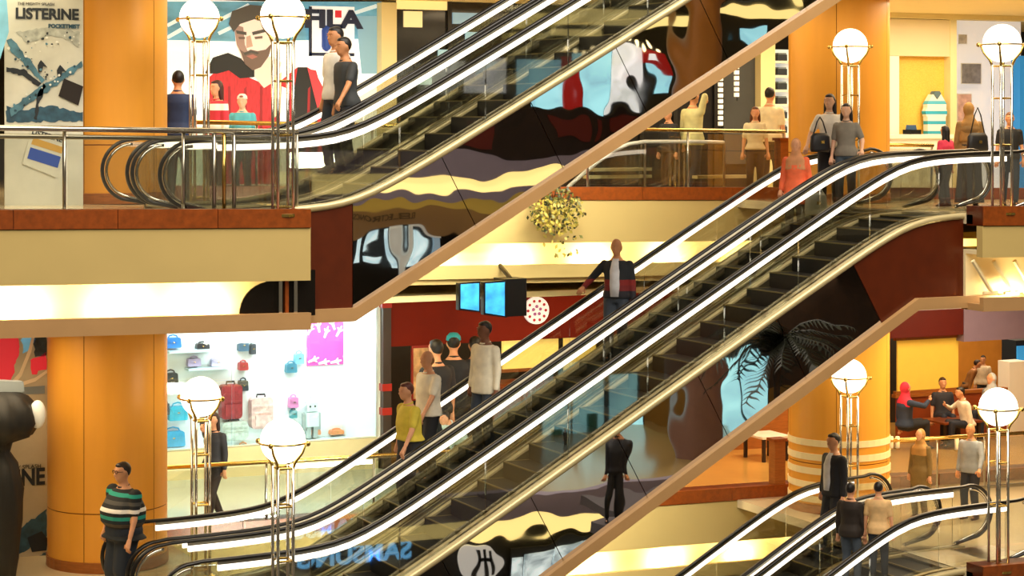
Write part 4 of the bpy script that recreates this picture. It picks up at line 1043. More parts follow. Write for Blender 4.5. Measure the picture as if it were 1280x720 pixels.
# lower level of the near side
nl = struct('wall_near_lower', 'near side ground gallery: mauve slab edge, lit cove and black shopfront below')
vband('walkway', 420, 1250, 700, 612, 625, 36, 7.0, mat('near_floor', 'a89060', 0.25), nl)
vband('slab_edge', 400, 1250, 700, 614, 646, 35.8, 0.3, M_MAUVE, nl)
vband('lit_cove', 400, 1250, 700, 646, 664, 36.0, 0.3, M_COVEL, nl)
vband('black_front', 400, 1000, 600, 660, 860, 36.4, 0.2, M_BLACKF, nl)
vband('gallery_wall', 560, 1250, 800, 380, 612, 43, 0.2, mat('near_wall_tan', '9a7a38', 0.6, var=0.15, scale=0.8), nl)
vband('gallery_ceiling', 760, 1250, 900, 300, 330, 36, 6.0, M_OLIVE, nl)
vband('dark_bay', 955, 1150, 1000, 300, 480, 40, 0.2, mat('near_brick_dark', '2c1a10', 0.6, var=0.4, scale=4), nl)
area('near_gallery_light', (23.0, 11.0, 3.0), (8, 3), 90, WARM, rot=(0, 0, 0))
sw = thing('near_shopfront', 'pale cyan shop windows of the near ground gallery, mirrored low in the cladding', 'shopfront')
for r in ((688, 468, 722, 582), (726, 462, 764, 588), (772, 470, 806, 582)):
    vbox('pane', r, 42, 0.05, mcy, sw); vbox('frame', (r[0] - 3, r[1] - 3, r[2] + 3, r[3] + 4), 42.06, 0.05, M_BLACKF, sw)
for r in ((700, 540, 712, 575), (745, 520, 756, 545), (790, 560, 798, 575)):
    vbox('display', r, 41.9, 0.1, mat('disp_teal', '1f8a80', 0.5), sw)
sw2 = thing('near_shopfront', 'bright cyan window beside the mauve column, mirrored near the palm', 'shopfront')
vbox('pane', (908, 440, 950, 558), 41, 0.05, mcy, sw2); vbox('frame', (905, 436, 953, 562), 41.06, 0.05, M_BLACKF, sw2); vbox('glazing_bar', (928, 440, 930, 558), 40.95, 0.04, M_BLACKF, sw2)
vcolumn('column_near', 'mauve grey round column of the near ground gallery', 842, 908, 330, 625, 38.5, mat('near_col_mauve', '8a6a64', 0.4, var=0.05))
sn = thing('shop_sign', 'blue lit shop lettering on black, mirrored at the bottom of the cladding', 'sign')
lettering('lettering', 'SAMSUNG', 0.50, mat('sign_blue', 'a8d8ff', 0.4, emit=2.2, ecol='6cc4ff'), sn, vpt(452, 698, 36.15), rot=(R(90), 0, R(180)), depth=0.02, bold=0.012)
vbox('board', (400, 676, 560, 740), 36.3, 0.05, M_BLACKF, sn)
ds = thing('round_sign', 'round white sign with dark bars, mirrored at the bottom of the cladding', 'sign', vpt(602, 700, 36.1))
r_ = 23 / SPX(602, 36.1)
b = MB(); b.tube([(0, -0.05, 0), (0, 0.0, 0)], r_, 28); build('disc', b, mat('sign_disc', 'd8d8d4', 0.5, emit=0.45), ds)
for x0, x1, z0, z1 in ((-0.16, -0.09, -0.22, 0.22), (0.0, 0.07, -0.26, 0.24), (0.15, 0.21, -0.2, 0.2), (-0.16, 0.2, -0.03, 0.04)):
    b = MB(); b.box(x0, x1, 0.0, 0.02, z0, z1); build('bar', b, M_BLACKF, ds)
dv = thing('video_wall', 'bright blue and white video wall, mirrored at the bottom of the cladding', 'screen')
for r in ((640, 690, 655, 760), (658, 684, 690, 740), (692, 678, 722, 740), (724, 676, 745, 700)):
    vbox('screen', r, 36.1, 0.06, mat('video_pale', 'b8e4f4', 0.3, emit=0.9, ecol='90d4f4', var=0.8, scale=3), dv)
vbox('casing', (636, 672, 750, 770), 36.2, 0.08, M_BLACKF, dv)
# bridge platform with palm
PLZ = -0.36
b = MB(); b.box(16.7, 17.6, 18.3, 19.4, PLZ - 0.2, PLZ); b.box(17.6, 25.5, 16.2, 19.4, PLZ - 0.2, PLZ)
tag(build('floor_near_bridge', b, mat('bridge_dark', '4a424a', 0.5)), 'near side landing floor carrying the palm', kind='structure')
pc = vpt(975, 428, 32.0)
pm_ = thing('palm_tree', 'dark potted palm with arching fronds, mirrored in the middle truss', 'plant', (pc.x, pc.y, PLZ))
b = MB(); b.lathe([(0, 0), (0.3, 0), (0.42, 0.6), (0.38, 0.62), (0.0, 0.55)], 18); build('pot', b, M_BROWN, pm_, True)
hz_ = pc.z - PLZ
b = MB(); b.tube([(0, 0, 0.5), (0.05, 0.02, hz_ * 0.5), (0, 0, hz_)], [0.12, 0.09, 0.1], 10); build('trunk', b, mat('palm_trunk', '2c1c10', 0.8, var=0.3, scale=12), pm_, True)
mfr = mat('palm_frond', '1c200e', 0.5, var=0.3)
rnd = random.Random(11)
for k in range(34):
    a = 2 * math.pi * k / 34 + rnd.uniform(-0.1, 0.1); el = rnd.uniform(-0.1, 0.8); L = rnd.uniform(1.1, 1.5)
    pts = []
    for i in range(9):
        t = i / 8; rr_ = L * t
        pts.append(Vector((rr_ * math.cos(a) * math.cos(el * (1 - t * 0.4)), rr_ * math.sin(a) * math.cos(el * (1 - t * 0.4)), hz_ + L * (math.sin(el) * t * 1.2 - 0.62 * t * t))))
    b = MB(); b.tube(pts, [0.016] * 5 + [0.01] * 4, 5)
    for i in range(1, 9):
        d = (pts[i] - pts[i - 1]).normalized(); sd = d.cross(Vector((0, 0, 1))).normalized()
        for f_ in (0.0, 0.5):
            p0 = pts[i] - (pts[i] - pts[i - 1]) * f_
            ll = 0.42 * (1 - 0.55 * i / 8)
            for sg_ in (-1, 1):
                e_ = (sd * sg_ + d * 0.6 + Vector((0, 0, -0.35))).normalized()
                b.add([p0 - d * 0.028, p0 + d * 0.028, p0 + e_ * ll], [(0, 1, 2)])
    build('frond', b, mfr, pm_)

# ================================================================== PEOPLE
REMESH = []
def ik(sh, wr, l1, l2, pole):
    """elbow/knee of a two-bone chain, bending towards pole; the end is pulled in if out of reach"""
    sh = Vector(sh); wr = Vector(wr); d = wr - sh; L = d.length
    if L > (l1 + l2) * 0.995: wr = sh + d * ((l1 + l2) * 0.995 / L); d = wr - sh; L = d.length
    a = (l1 * l1 - l2 * l2 + L * L) / (2 * L); h = math.sqrt(max(0, l1 * l1 - a * a)); u = d / L
    p = Vector(pole); p = p - u * p.dot(u); p.normalize()
    return sh + u * a + p * h, wr
def hand_mesh(mb, el, wr, curl=0.5, thumb=1):
    """palm, four unequal fingers and a thumb, continuing the forearm"""
    d = (wr - el).normalized(); side = d.cross(Vector((0, 1, 0.15))); side = side.normalized() if side.length > 0.1 else Vector((1, 0, 0))
    up = side.cross(d).normalized()
    c = wr + d * 0.05
    mb.capsule(wr, wr + d * 0.075, 0.028, 0.034, 8)
    mb.capsule(wr + side * 0.018 + d * 0.03, wr + side * 0.02 + d * 0.085, 0.02, 0.018, 6); mb.capsule(wr - side * 0.018 + d * 0.03, wr - side * 0.02 + d * 0.085, 0.02, 0.018, 6)
    for i, L in enumerate((0.062, 0.074, 0.068, 0.052)):
        q = wr + d * 0.09 + side * (0.030 - 0.02 * i)
        m1 = q + (d * math.cos(curl) + up * math.sin(curl) * -1) * L * 0.5
        m2 = m1 + (d * math.cos(curl * 2.2) - up * math.sin(curl * 2.2)) * L * 0.55
        mb.tube([q - d * 0.02, q, m1, m2], [0.010, 0.0105, 0.0095, 0.007], 6)
    q = wr + d * 0.035 + side * 0.032 * thumb
    mb.tube([q - side * 0.02 * thumb, q + (d * 0.5 + side * thumb * 0.8).normalized() * 0.035, q + (d * 0.9 + side * thumb * 0.5).normalized() * 0.068], [0.013, 0.012, 0.008], 6)
def finish(o, voxel, extra=None):
    md = o.modifiers.new('remesh', 'REMESH'); md.mode = 'VOXEL'; md.voxel_size = voxel; md.use_smooth_shade = True
    sm = o.modifiers.new('smooth', 'SMOOTH'); sm.factor = 0.5; sm.iterations = 3
    REMESH.append((o, extra))
SKIN = {'light': 'e0b090', 'mid': 'd89c74', 'tan': 'c88a5c', 'dark': '7c4e36'}
def person(label, px, ytop, Y, ground, face, skin='mid', hair='short', hcol='1a1210', top='888888', sleeve='short', hem=0.90,
           bottom='trousers', bcol='2a3040', shoe='1a1614', lh=None, rh=None, lean=0.0, pose='stand', fat=1.0, turn=0.0,
           group=None, hijab=None, topmat=None, jacket=None, scarf_len=1.3, X=None, height=None, glasses=False, cap=None, female=False, seat=0.46):
    X = XP(px, Y) if X is None else X
    zg = ground(X) if callable(ground) else ground
    if height is None: height = ZP(px, ytop, Y) - zg
    if pose == 'sit': k = (height + 0.0) / 1.33
    else: k = height / 1.765
    root = thing('person', label, 'person', (X, Y, zg), R(face - 90), group)
    root.scale = (k, k, k)
    drop = 0.0 if pose != 'sit' else 0.92 - seat
    Lr = lambda p: Vector((p[0], p[1] * math.cos(lean) + (p[2] - 0.95) * math.sin(lean), 0.95 + (p[2] - 0.95) * math.cos(lean) - p[1] * math.sin(lean))) - Vector((0, 0, drop))
    fw = 0.92 if female else 1.0
    hip = [Vector((s * 0.09, 0, 0.92 - drop)) for s in (-1, 1)]
    if pose == 'stand': foot = [Vector((-0.10, 0.0, 0.085)), Vector((0.11, 0.03, 0.085))]
    elif pose == 'walk': foot = [Vector((-0.08, 0.26, 0.085)), Vector((0.08, -0.24, 0.13))]
    elif pose == 'step': foot = [Vector((-0.10, 0.05, 0.085)), Vector((0.10, -0.12, 0.085))]
    else: foot = [Vector((-0.11, 0.46, 0.085)), Vector((0.12, 0.42, 0.085))]
    knee = []
    for i in range(2):
        kn, ft = ik(hip[i], foot[i], 0.43, 0.42, (0.0, 1, 0.1 if pose != 'sit' else 0.8)); knee.append(kn); foot[i] = ft
    sh = [Lr((s * 0.178 * fw * (1 + (fat - 1) * 0.62), 0, 1.385)) for s in (-1, 1)]
    tgt = [lh or (-0.25 * (1 + (fat - 1) * 0.9), 0.06, 0.80), rh or (0.25 * (1 + (fat - 1) * 0.9), 0.04, 0.80)]
    elb, wri = [], []
    for i, s in enumerate((-1, 1)):
        t = Vector(tgt[i]) - Vector((0, 0, drop if (lh if i == 0 else rh) is None else 0))
        e_, w_ = ik(sh[i], t, 0.28, 0.25, (s * 0.5, -1, -0.35)); elb.append(e_); wri.append(w_)
    hc = Lr((0, 0.025, 1.635)); hyaw = R(turn)
    def hp(x, y, z):                                            # head space -> body space
        c, s = math.cos(hyaw), math.sin(hyaw); return hc + Vector((x * c - y * s, x * s + y * c, z))
    rings = [(0.86, .140, .10), (0.95, .168, .118), (1.06, .148 * fat, .105 * fat ** 1.3), (1.20, .150 * fat, .110 * fat ** 1.3), (1.33, .172 * fat ** .6, .118 * fat ** .5), (1.40, .158 * fat ** .5, .100), (1.45, .100, .075), (1.50, .058, .060)]
    if female: rings = [(0.86, .145, .11), (0.95, .172, .122), (1.06, .132 * fat, .10 * fat), (1.20, .138 * fat, .105 * fat), (1.31, .158 * fat ** .6, .128), (1.39, .145, .095), (1.45, .090, .07), (1.50, .052, .055)]
    def torso(mb, grow, z0, z1):
        rr_ = []
        pr_ = rings
        for i_, (z, rx, ry) in enumerate(pr_):
            if z < z0 - 0.001 or z > z1 + 0.001 or (grow and z < 0.9): continue
            g2 = grow + (0.02 if grow and z < 1.0 else 0)
            rr_.append((Lr((0, 0.012 if 1.0 < z < 1.3 else 0, z)), rx + g2, ry + g2))
        if z0 < 0.86: rr_.insert(0, (Lr((0, 0, z0)), .185 * max(1, fat * 0.95) + grow, .135 * max(1, fat) + grow))
        elif abs(rr_[0][0].z - Lr((0, 0, z0)).z) > 0.02:
            rr_.insert(0, (Lr((0, 0, z0)), (.182 if grow else .15) * max(1, fat * 0.95) + grow, (.128 if grow else .11) * max(1, fat * 0.95) + grow))
        mb.loft(rr_, 18)
    # ---- body: one continuous surface
    m = MB(); torso(m, 0, 0.86, 1.5)
    m.capsule(Lr((0, -0.005, 1.44)), Lr((0, 0.01, 1.56)), 0.058, 0.052)
    m.ball(hp(0, 0, 0.015), 0.080, 0.098, 0.114, 18, 12, yaw=hyaw); m.ball(hp(0, 0.03, -0.055), 0.056, 0.062, 0.062, 14, 9, yaw=hyaw)
    m.capsule(hp(0, 0.088, 0.012), hp(0, 0.108, -0.022), 0.010, 0.016, 8)
    for s in (-1, 1): m.ball(hp(s * 0.078, -0.005, 0.0), 0.014, 0.024, 0.034, 8, 6, yaw=hyaw)
    for i in range(2):
        m.capsule(sh[i], elb[i], 0.052, 0.040); m.capsule(elb[i], wri[i], 0.040, 0.027)
        m.capsule(hip[i], knee[i], 0.086, 0.058); m.capsule(knee[i], foot[i], 0.058, 0.038)
        m.capsule(foot[i] + Vector((0, -0.03, -0.045)), foot[i] + Vector((0, 0.13, -0.055)), 0.036, 0.03)
    body = build('body', m, [mat('skin_' + skin, SKIN[skin], 0.55, var=0.08, scale=10), mat('eye_dark', '120c0a', 0.3), mat('lip', '8c4438', 0.5)], root)
    ex = MB()
    for i, s in enumerate((-1, 1)): hand_mesh(ex, elb[i], wri[i], 0.55, s * -1)
    for s in (-1, 1):
        ex.ball(hp(s * 0.033, 0.086, 0.018), 0.014, 0.008, 0.009, 8, 6, mi=1); ex.capsule(hp(s * 0.018, 0.092, 0.040), hp(s * 0.050, 0.080, 0.040), 0.007, 0.006, 6, mi=1)
    ex.ball(hp(0, 0.088, -0.052), 0.024, 0.008, 0.006, 8, 5, mi=2)
    finish(body, 0.017, ex)
    # ---- top garment
    tm = topmat or cmat(top)
    m = MB(); torso(m, 0.016, hem, 1.46)
    for i in range(2):
        if sleeve == 'none': m.capsule(sh[i], sh[i] + (elb[i] - sh[i]) * 0.1, 0.066, 0.060); continue
        e1 = sh[i] + (elb[i] - sh[i]) * (0.72 if sleeve == 'short' else 1.0)
        m.capsule(sh[i], e1, 0.066 * (1 + (fat - 1) * 0.4), 0.060 if sleeve == 'short' else 0.054)
        if sleeve == 'long': m.capsule(elb[i], elb[i] + (wri[i] - elb[i]) * 0.9, 0.054, 0.042)
    top_o = build('shirt' if not jacket else 'jacket', m, tm, root); finish(top_o, 0.018)
    if jacket:                                                  # shirt front showing between the lapels
        m = MB(); z0, z1 = 0.93, 1.43
        for (za, wa), (zb, wb) in (((z0, 0.05), (1.2, 0.065)), ((1.2, 0.065), (z1, 0.075))): pass
        ry = lambda z: 0.138 if z < 1.38 else 0.118
        m.loft([(Lr((0, 0.05, 0.93)), 0.085, 0.118 * fat), (Lr((0, 0.05, 1.10)), 0.095, 0.118 * fat), (Lr((0, 0.05, 1.30)), 0.095, 0.112 * fat), (Lr((0, 0.04, 1.42)), 0.07, 0.09), (Lr((0, 0.015, 1.47)), 0.05, 0.07)], 14)
        build('shirt', m, cmat(jacket), root, True)
    m = MB()
    m.tube([Lr((0.062 * math.cos(t), 0.062 * math.sin(t) + 0.004, 1.475 - 0.012 * math.sin(t))) for t in [2 * math.pi * i / 14 for i in range(14)]], 0.014, 6, closed=True)
    if not hijab: build('collar', m, cmat(jacket) if jacket else tm, top_o, True)
    # ---- lower garment
    bm_ = cmat(bcol)
    m = MB()
    if bottom == 'trousers':
        m.loft([(Vector((0, 0, z - drop)), rx * (1 + (fat - 1) * .6) + 0.012, ry * (1 + (fat - 1) * .8) + 0.012) for z, rx, ry in ((0.84, .135, .105), (0.90, .158, .115), (0.97, .162, .115), (1.03, .146, .105))], 16)
        for i in range(2):
            w_ = 1 + (fat - 1) * 0.6; m.capsule(hip[i], knee[i], 0.104 * w_, 0.078 * w_); m.capsule(knee[i], foot[i] + (knee[i] - foot[i]) * 0.08, 0.078 * w_, 0.064 * w_)
        finish(build('trousers', m, bm_, root), 0.02)
    else:
        z0 = 0.06 if bottom == 'gown' else 0.35
        m.loft([(Vector((0, 0.02, z0)), .25, .21), (Vector((0, 0.02, 0.4)), .215, .18), (Vector((0, 0, 0.75)), .195, .155), (Vector((0, 0, 0.95)), .188, .14), (Vector((0, 0, 1.05)), .15, .115)], 20)
        build('skirt', m, bm_, root, True)
    for i in range(2):
        m = MB(); f = foot[i]
        m.loft([(f + Vector((0, 0.045, -0.083)), 0.045, 0.135), (f + Vector((0, 0.045, -0.06)), 0.048, 0.138), (f + Vector((0, 0.02, -0.03)), 0.043, 0.10), (f + Vector((0, -0.02, 0.02)), 0.042, 0.052)], 14)
        build('shoe', m, cmat(shoe, 0.4), root, True)
    # ---- hair / headscarf
    hm_ = mat('hair_' + hcol, hcol, 0.5, var=0.2, scale=20)
    if hijab:
        m = MB(); m.ball(hp(0, -0.024, 0.012), 0.092, 0.103, 0.128, 18, 12, yaw=hyaw)
        m.loft([(Lr((0, 0.01, scarf_len)), 0.19, 0.135), (Lr((0, 0.01, 1.40)), 0.175, 0.13), (Lr((0, 0.0, 1.47)), 0.105, 0.10), (hp(0, -0.01, -0.085), 0.075, 0.085), (hp(0, -0.015, -0.02), 0.06, 0.07)], 16)
        finish(build('headscarf', m, cmat(hijab), root), 0.018)
    elif hair != 'none':
        m = MB()
        if hair == 'bald':
            m.ball(hp(0, -0.03, -0.005), 0.084, 0.078, 0.075, 16, 10, yaw=hyaw)
        else:
            m.ball(hp(0, -0.022, 0.034), 0.084, 0.094, 0.101, 18, 12, yaw=hyaw)
            m.ball(hp(0, 0.03, 0.085), 0.062, 0.055, 0.038, 12, 8, yaw=hyaw)
        if hair in ('long', 'shoulder'):
            zl = -0.36 if hair == 'long' else -0.20
            m.capsule(hp(0, -0.065, 0.02), hp(0, -0.085, zl), 0.066, 0.05)
            for s in (-1, 1): m.capsule(hp(s * 0.062, -0.02, 0.03), hp(s * 0.082, -0.03, zl * 0.75), 0.036, 0.03)
        if hair == 'bun': m.ball(hp(0, -0.12, 0.03), 0.045)
        finish(build('hair', m, hm_, root), 0.014)
    if cap:
        m = MB(); m.lathe([(0, 0.115), (0.05, 0.108), (0.085, 0.07), (0.094, 0.02), (0.088, 0.015), (0, 0.02)], 18, hp(0, -0.01, 0.03)); m.prism([(-0.07, 0.0), (0.07, 0.0), (0.06, 0.01), (-0.06, 0.01)], 0, 0.001)
        build('cap', m, cmat(cap), root, True)
    if glasses:
        for s in (-1, 1):
            m = MB(); m.tube([hp(s * 0.034 + 0.024 * math.cos(t), 0.098, 0.018 + 0.018 * math.sin(t)) for t in [2 * math.pi * i / 12 for i in range(12)]], 0.0035, 5, closed=True)
            m.tube([hp(s * 0.056, 0.095, 0.02), hp(s * 0.08, 0.0, 0.02)], 0.003, 5); build('glasses_rim', m, M_BLACK, root)
    return root
def esc(n): return lambda X: nosing(X, n) - 0.0
def flo(n): return lambda X: zf(X, n)

polo = stripe_mat('rugby_stripes', ['10171c', 'e8e4dc', '14181c', '4a443c', '14242c', '1f9484', '14181c', 'efeae2', '12161a', '4c4a46', '12161a', '1f9a88', '14181c', '14181c'], 0.88, 1.50)
person('heavy man in a black, white and teal striped polo at the escalator foot', 155, 577, 27.35, flo(0), 195, 'mid', 'short', '201410', topmat=polo, sleeve='short', hem=0.86, bcol='1c2634', fat=1.8, rh=None, lh=(-0.36, 0.14, 0.86), glasses=True)
person('woman in a yellow top with short reddish hair riding down, hand on the rail', 513, 477, 27.3, esc(0), 185, 'mid', 'short', '5a1f14', 'cdb83c', 'short', 0.98, bcol='15141a', female=True, lh=(-0.33, 0.26, 0.93), lean=0.06, fat=1.35)
person('grey haired man in a white short sleeved shirt behind the woman in yellow', 536, 438, 27.95, esc(0), 190, 'mid', 'bald', '9a6a40', 'e8e0cc', 'short', 0.88, bcol='16181e', lh=(-0.30, 0.28, 0.95), fat=1.15)
person('man in a loose white shirt and jeans alone on the middle far escalator', 607, 401, 27.5, esc(0), 200, 'dark', 'short', '15100e', 'ece4cc', 'long', 0.80, bcol='303a48', fat=1.05, turn=-10)
jm = stripe_mat('varsity_jacket', ['14181e', '1a1820', '6a1818', '7a1c18', '14181e', '14181e', '14161c', '14161c'], 0.85, 1.5)
person('balding man in an open dark jacket over a pale shirt, hand on the far rail', 771, 298, 27.5, esc(0), 228, 'tan', 'bald', '3a2a20', topmat=jm, sleeve='long', hem=0.90, bcol='28323e', jacket='c8c8cc', rh=(0.44, 0.24, 1.06), fat=1.08)
person('woman in an orange tunic and beige headscarf riding down', 995, 173, 27.3, esc(0), 225, 'mid', 'none', '201410', 'e8683c', 'long', 0.62, bcol='4a3a30', hijab='c88a5c', female=True, scarf_len=1.22, fat=1.1)
person('woman with long black hair in a white top at the escalator head', 1037, 117, 27.95, lambda X: zf(X, 1), 232, 'light', 'long', '1a100e', 'ece6da', 'short', 0.92, bcol='1a1a20', female=True, turn=-15, rh=(0.34, 0.12, 0.95))
person('woman in a grey top and jeans beside the one in white', 1058, 129, 27.4, lambda X: zf(X, 1), 225, 'light', 'shoulder', '120d0c', '7a7468', 'short', 0.88, bcol='34424e', female=True, lh=(-0.30, 0.24, 0.98))
person('woman in a long tan headscarf and black skirt at the escalator head', 1212, 128, 28.4, flo(1), 60, 'mid', 'none', '201410', '8a6a3c', 'long', 0.85, bottom='gown', bcol='15141a', hijab='a07840', female=True, scarf_len=1.1, turn=-40)
person('girl with black hair in a pink top before the woman with tan headscarf', 1182, 157, 28.2, flo(1), 100, 'mid', 'long', '120d0c', 'd83858', 'short', 0.92, bcol='26282e', female=True)
person('person in a black shirt partly behind the upper right lamp', 1262, 140, 28.6, flo(1), 240, 'mid', 'short', '6a3c18', '15161a', 'short', 0.88, bcol='1c2a3c', pose='step')
person('man in a pale green shirt on the far upper walkway, hand to his head', 866, 112, 33.9, flo(1), 20, 'tan', 'short', '15100e', 'c8c48c', 'long', 0.84, bcol='2a3440', pose='walk', rh=(0.12, 0.20, 1.60))
person('person in dark clothes walking left of the pale green shirt man', 836, 135, 34.2, flo(1), 200, 'mid', 'short', '120d0c', '1a1a1e', 'long', 0.85, bcol='121216', pose='walk')
person('tall man in a white shirt on the far upper walkway near the shelves', 962, 109, 33.6, flo(1), 40, 'mid', 'short', '15100e', 'ece0bc', 'short', 0.88, bcol='262c34')
person('woman in a cream blouse with brown hair in front of the tall man', 944, 133, 32.9, flo(1), 240, 'mid', 'shoulder', '5a3018', 'dcd0a8', 'short', 0.92, bcol='1c1e24', female=True)
person('man in a charcoal t-shirt riding down the upper escalator, hand on the rail', 434, 46, 27.3, esc(1), 190, 'tan', 'short', '1a1410', '35383a', 'short', 0.88, bcol='222a36', lh=(-0.33, 0.30, 0.95), lean=0.05)
person('man in a white shirt behind the charcoal t-shirt man', 421, 33, 27.85, esc(1), 195, 'tan', 'short', '120d0c', 'e6e4dc', 'short', 0.88, bcol='222a36')
person('man in a blue shirt behind the upper left railing', 222, 88, 31.0, flo(1), 60, 'mid', 'short', '120d0c', '24365c', 'short', 0.88, bcol='2a2a30', turn=20)
person('woman with dark red hair in a red and white jacket below the poster', 272, 100, 33.5, flo(1), 200, 'mid', 'shoulder', '3a1210', topmat=stripe_mat('red_white_jacket', ['c83040', 'f0e8e0', 'c83040', 'c83040', 'f0e8e0', 'c83040'], 0.9, 1.5), sleeve='long', hem=0.92, bcol='2a2a30', female=True)
person('child in a teal top and pale hat below the poster', 303, 118, 33.8, flo(1), 240, 'light', 'short', '8a4a3a', '4aa0ac', 'short', 0.9, bcol='3a4450', cap='f0d8d0')
person('woman in black holding a phone to her ear behind the lower left lamp', 268, 515, 32.8, flo(0), 215, 'mid', 'shoulder', '2a1410', '2a2a30', 'long', 0.92, bcol='15151a', female=True, rh=(0.12, 0.16, 1.56), pose='walk')
person('man in a black suit standing on the lower far escalator', 1043, 541, 27.5, esc(-1), 185, 'mid', 'short', '120d0c', '14141a', 'long', 0.84, bcol='14141a', jacket='d8d8d8', fat=1.08)
person('man in a dark brown shirt seen from behind on the lower near escalator', 1063, 603, 26.25, esc(-1), 35, 'mid', 'short', '120d0c', '261c14', 'long', 0.84, bcol='4a5460')
person('man in a beige t-shirt seen from behind on the lower near escalator', 1098, 602, 25.9, esc(-1), 50, 'mid', 'short', '120d0c', 'd8b078', 'short', 0.84, bcol='2c3440')
person('woman in a long olive coat and tan headscarf at the lower escalator head', 1151, 536, 28.9, flo(0), 200, 'mid', 'none', '201410', '7a6030', 'long', 0.45, bcol='5a4a28', hijab='b08040', female=True, scarf_len=1.25)
person('bald man in a grey shirt with his hand on the lower escalator rail', 1214, 529, 28.6, flo(0), 205, 'tan', 'bald', '3a3430', '8c9094', 'long', 0.86, bcol='22242c', lh=(-0.32, 0.30, 0.98), fat=1.05)
person('woman in a pink red headscarf and navy top in the restaurant booth', 1131, 492, 35.3, flo(0), 0, 'mid', 'none', '201410', '2c3a54', 'long', 0.90, bcol='20222a', hijab='d8304c', female=True, pose='sit', rh=(0.2, 0.42, 0.95), height=1.42)
person('person in a brown jacket leaning over the far restaurant table', 1208, 446, 38.5, flo(0), 330, 'mid', 'short', '2a1810', '8a5a28', 'long', 0.88, bcol='1c1c20', lean=0.45)
person('person with dark hair and pale top beside the brown jacket diner', 1229, 444, 38.9, flo(0), 220, 'mid', 'short', '1a100c', 'd8c8b0', 'long', 0.88, bcol='1c1c20')
person('diner in a white long sleeved shirt reaching across the table', 1210, 508, 35.2, flo(0), 170, 'mid', 'short', '14100e', 'ece4d4', 'long', 0.9, bcol='1c2030', pose='sit', rh=(0.25, 0.4, 0.85), lean=0.25, height=1.28)
person('diner in a dark top behind the restaurant table', 1178, 506, 36.3, flo(0), 250, 'mid', 'short', '3a2418', '2a2a34', 'short', 0.9, bcol='1c2030', pose='sit', height=1.32)
person('diner in a grey headscarf facing the white shirt diner', 1240, 494, 35.9, flo(0), 190, 'mid', 'none', '14100e', '8a8c90', 'long', 0.9, bcol='1c2030', pose='sit', hijab='b8bcc0', height=1.4)
person('dark clothed customer in a teal cap at the food shop counter', 567, 417, 35.6, flo(0), 70, 'mid', 'short', '14100e', '14161c', 'long', 0.86, bcol='16181e', cap='2a9cb0', fat=1.15)
person('customer in a black t-shirt just left of the teal cap', 546, 424, 34.7, flo(0), 100, 'mid', 'short', '14100e', '1a1a1e', 'short', 0.88, bcol='16181e')
person('customer in a red shirt behind the teal cap man', 594, 420, 36.2, flo(0), 80, 'mid', 'short', '14100e', '8a2018', 'short', 0.88, bcol='16181e')
person('bending customer in a pale blue shirt beside the food shop', 580, 455, 33.6, flo(0), 200, 'mid', 'short', '14100e', 'cfe6ec', 'long', 0.88, bcol='16181e', lean=0.75, height=1.75)
# two figures on the near side, seen in the mirrors
def near_person(label, px, ytop, Yv, zg, face, **k):
    return person(label, px, ytop, 2 * YMIR - Yv, zg, face, X=XP(px, Yv), height=ZP(px, ytop, Yv) - zg, **k)
near_person('dark clothed figure at the near gallery, tall one mirrored over the slab edge', 771, 530, 31.6, PLZ, 120, top='16161c', sleeve='long', bcol='101014')
near_person('small dark figure before the cyan windows of the near gallery', 716, 538, 40.0, ZP(700, 612, 36), 80, top='1c1a1a', sleeve='short', bcol='101014')

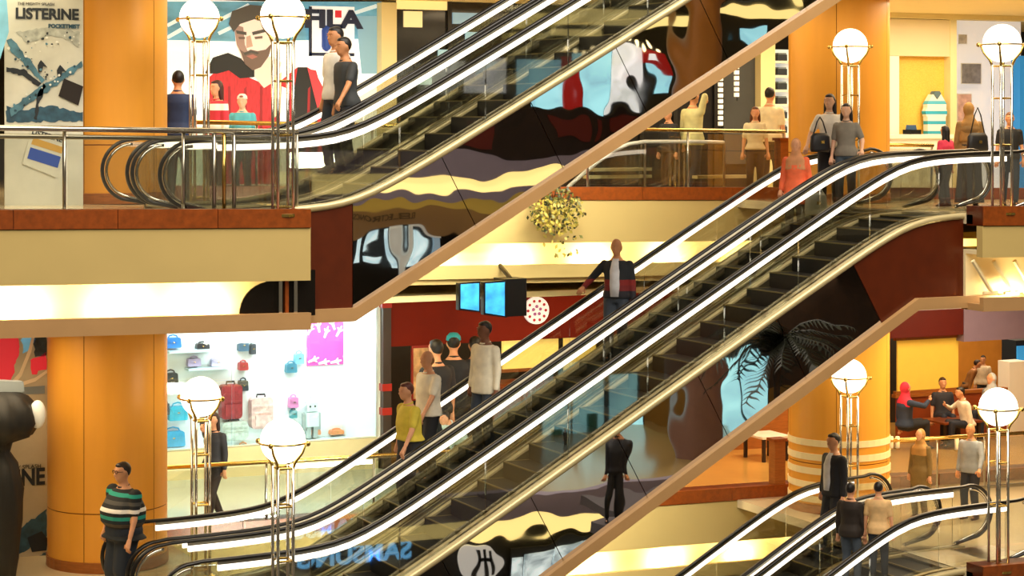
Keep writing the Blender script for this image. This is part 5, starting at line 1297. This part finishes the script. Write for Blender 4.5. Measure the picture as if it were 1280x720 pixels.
# bags carried
def shoulder_bag(label, loc, col, w_=0.34, h_=0.26, strap=0.5, rz=0.0):
    root = thing('shoulder_bag', label, 'bag', loc, rz)
    m = cmat(col, 0.5); b = MB()
    b.loft([(Vector((0, 0, 0)), w_ / 2 * 0.9, 0.05), (Vector((0, 0, h_ * 0.15)), w_ / 2, 0.075), (Vector((0, 0, h_ * 0.8)), w_ / 2 * 0.92, 0.065), (Vector((0, 0, h_)), w_ / 2 * 0.7, 0.03)], 14); build('body', b, m, root, True)
    b = MB(); b.tube([(-w_ * 0.35, 0, h_ * 0.9), (-w_ * 0.15, 0, h_ + strap * 0.7), (0, 0, h_ + strap), (w_ * 0.15, 0, h_ + strap * 0.7), (w_ * 0.35, 0, h_ * 0.9)], 0.012, 6); build('strap', b, m, root, True)
    b = MB(); b.box(-0.03, 0.03, -0.085, -0.07, h_ * 0.45, h_ * 0.6); build('buckle', b, M_BRASS, root)
    return root
shoulder_bag('big black shoulder bag carried by the woman in the tan headscarf', P(1222, 190, 28.05), '141418', 0.42, 0.32, 0.42)
shoulder_bag('black handbag held by the woman in the white top', P(1025, 190, 27.6), '15151a', 0.36, 0.30, 0.25)
shoulder_bag('white shopping bag standing on the step by the orange tunic woman', P(1020, 268, 27.05), 'd8d4c4', 0.40, 0.34, 0.16)

# ---- turn the people's rough volumes into smooth continuous meshes
bpy.context.view_layer.update()
dg = bpy.context.evaluated_depsgraph_get()
done = []
for o, extra in REMESH:
    done.append((o, extra, bpy.data.meshes.new_from_object(o.evaluated_get(dg))))
for o, extra, me in done:
    mats_ = list(o.data.materials); o.modifiers.clear()
    if extra is not None:
        bm = bmesh.new(); bm.from_mesh(me)
        vs = [bm.verts.new(v) for v in extra.v]
        for f, mi in zip(extra.f, extra.m):
            try: fc = bm.faces.new([vs[i] for i in f]); fc.material_index = mi; fc.smooth = True
            except ValueError: pass
        bm.to_mesh(me); bm.free()
    me.materials.clear()
    for m_ in mats_: me.materials.append(m_)
    o.data = me

# ================================================================== put every root left at the origin at its own base
bpy.context.view_layer.update()
for o in list(COL.objects):
    if o.type == 'EMPTY' and o.parent is None and o.location.length < 1e-6 and o.children and abs(o.rotation_euler.z) < 1e-6:
        lo = Vector((1e9,) * 3); hi = Vector((-1e9,) * 3)
        for c in o.children_recursive:
            if c.type == 'MESH':
                for q in c.bound_box:
                    p = c.matrix_world @ Vector(q)
                    for i in range(3): lo[i] = min(lo[i], p[i]); hi[i] = max(hi[i], p[i])
        if lo.x > 1e8: continue
        base = Vector(((lo.x + hi.x) / 2, (lo.y + hi.y) / 2, lo.z))
        o.location = base
        for c in o.children: c.location -= base
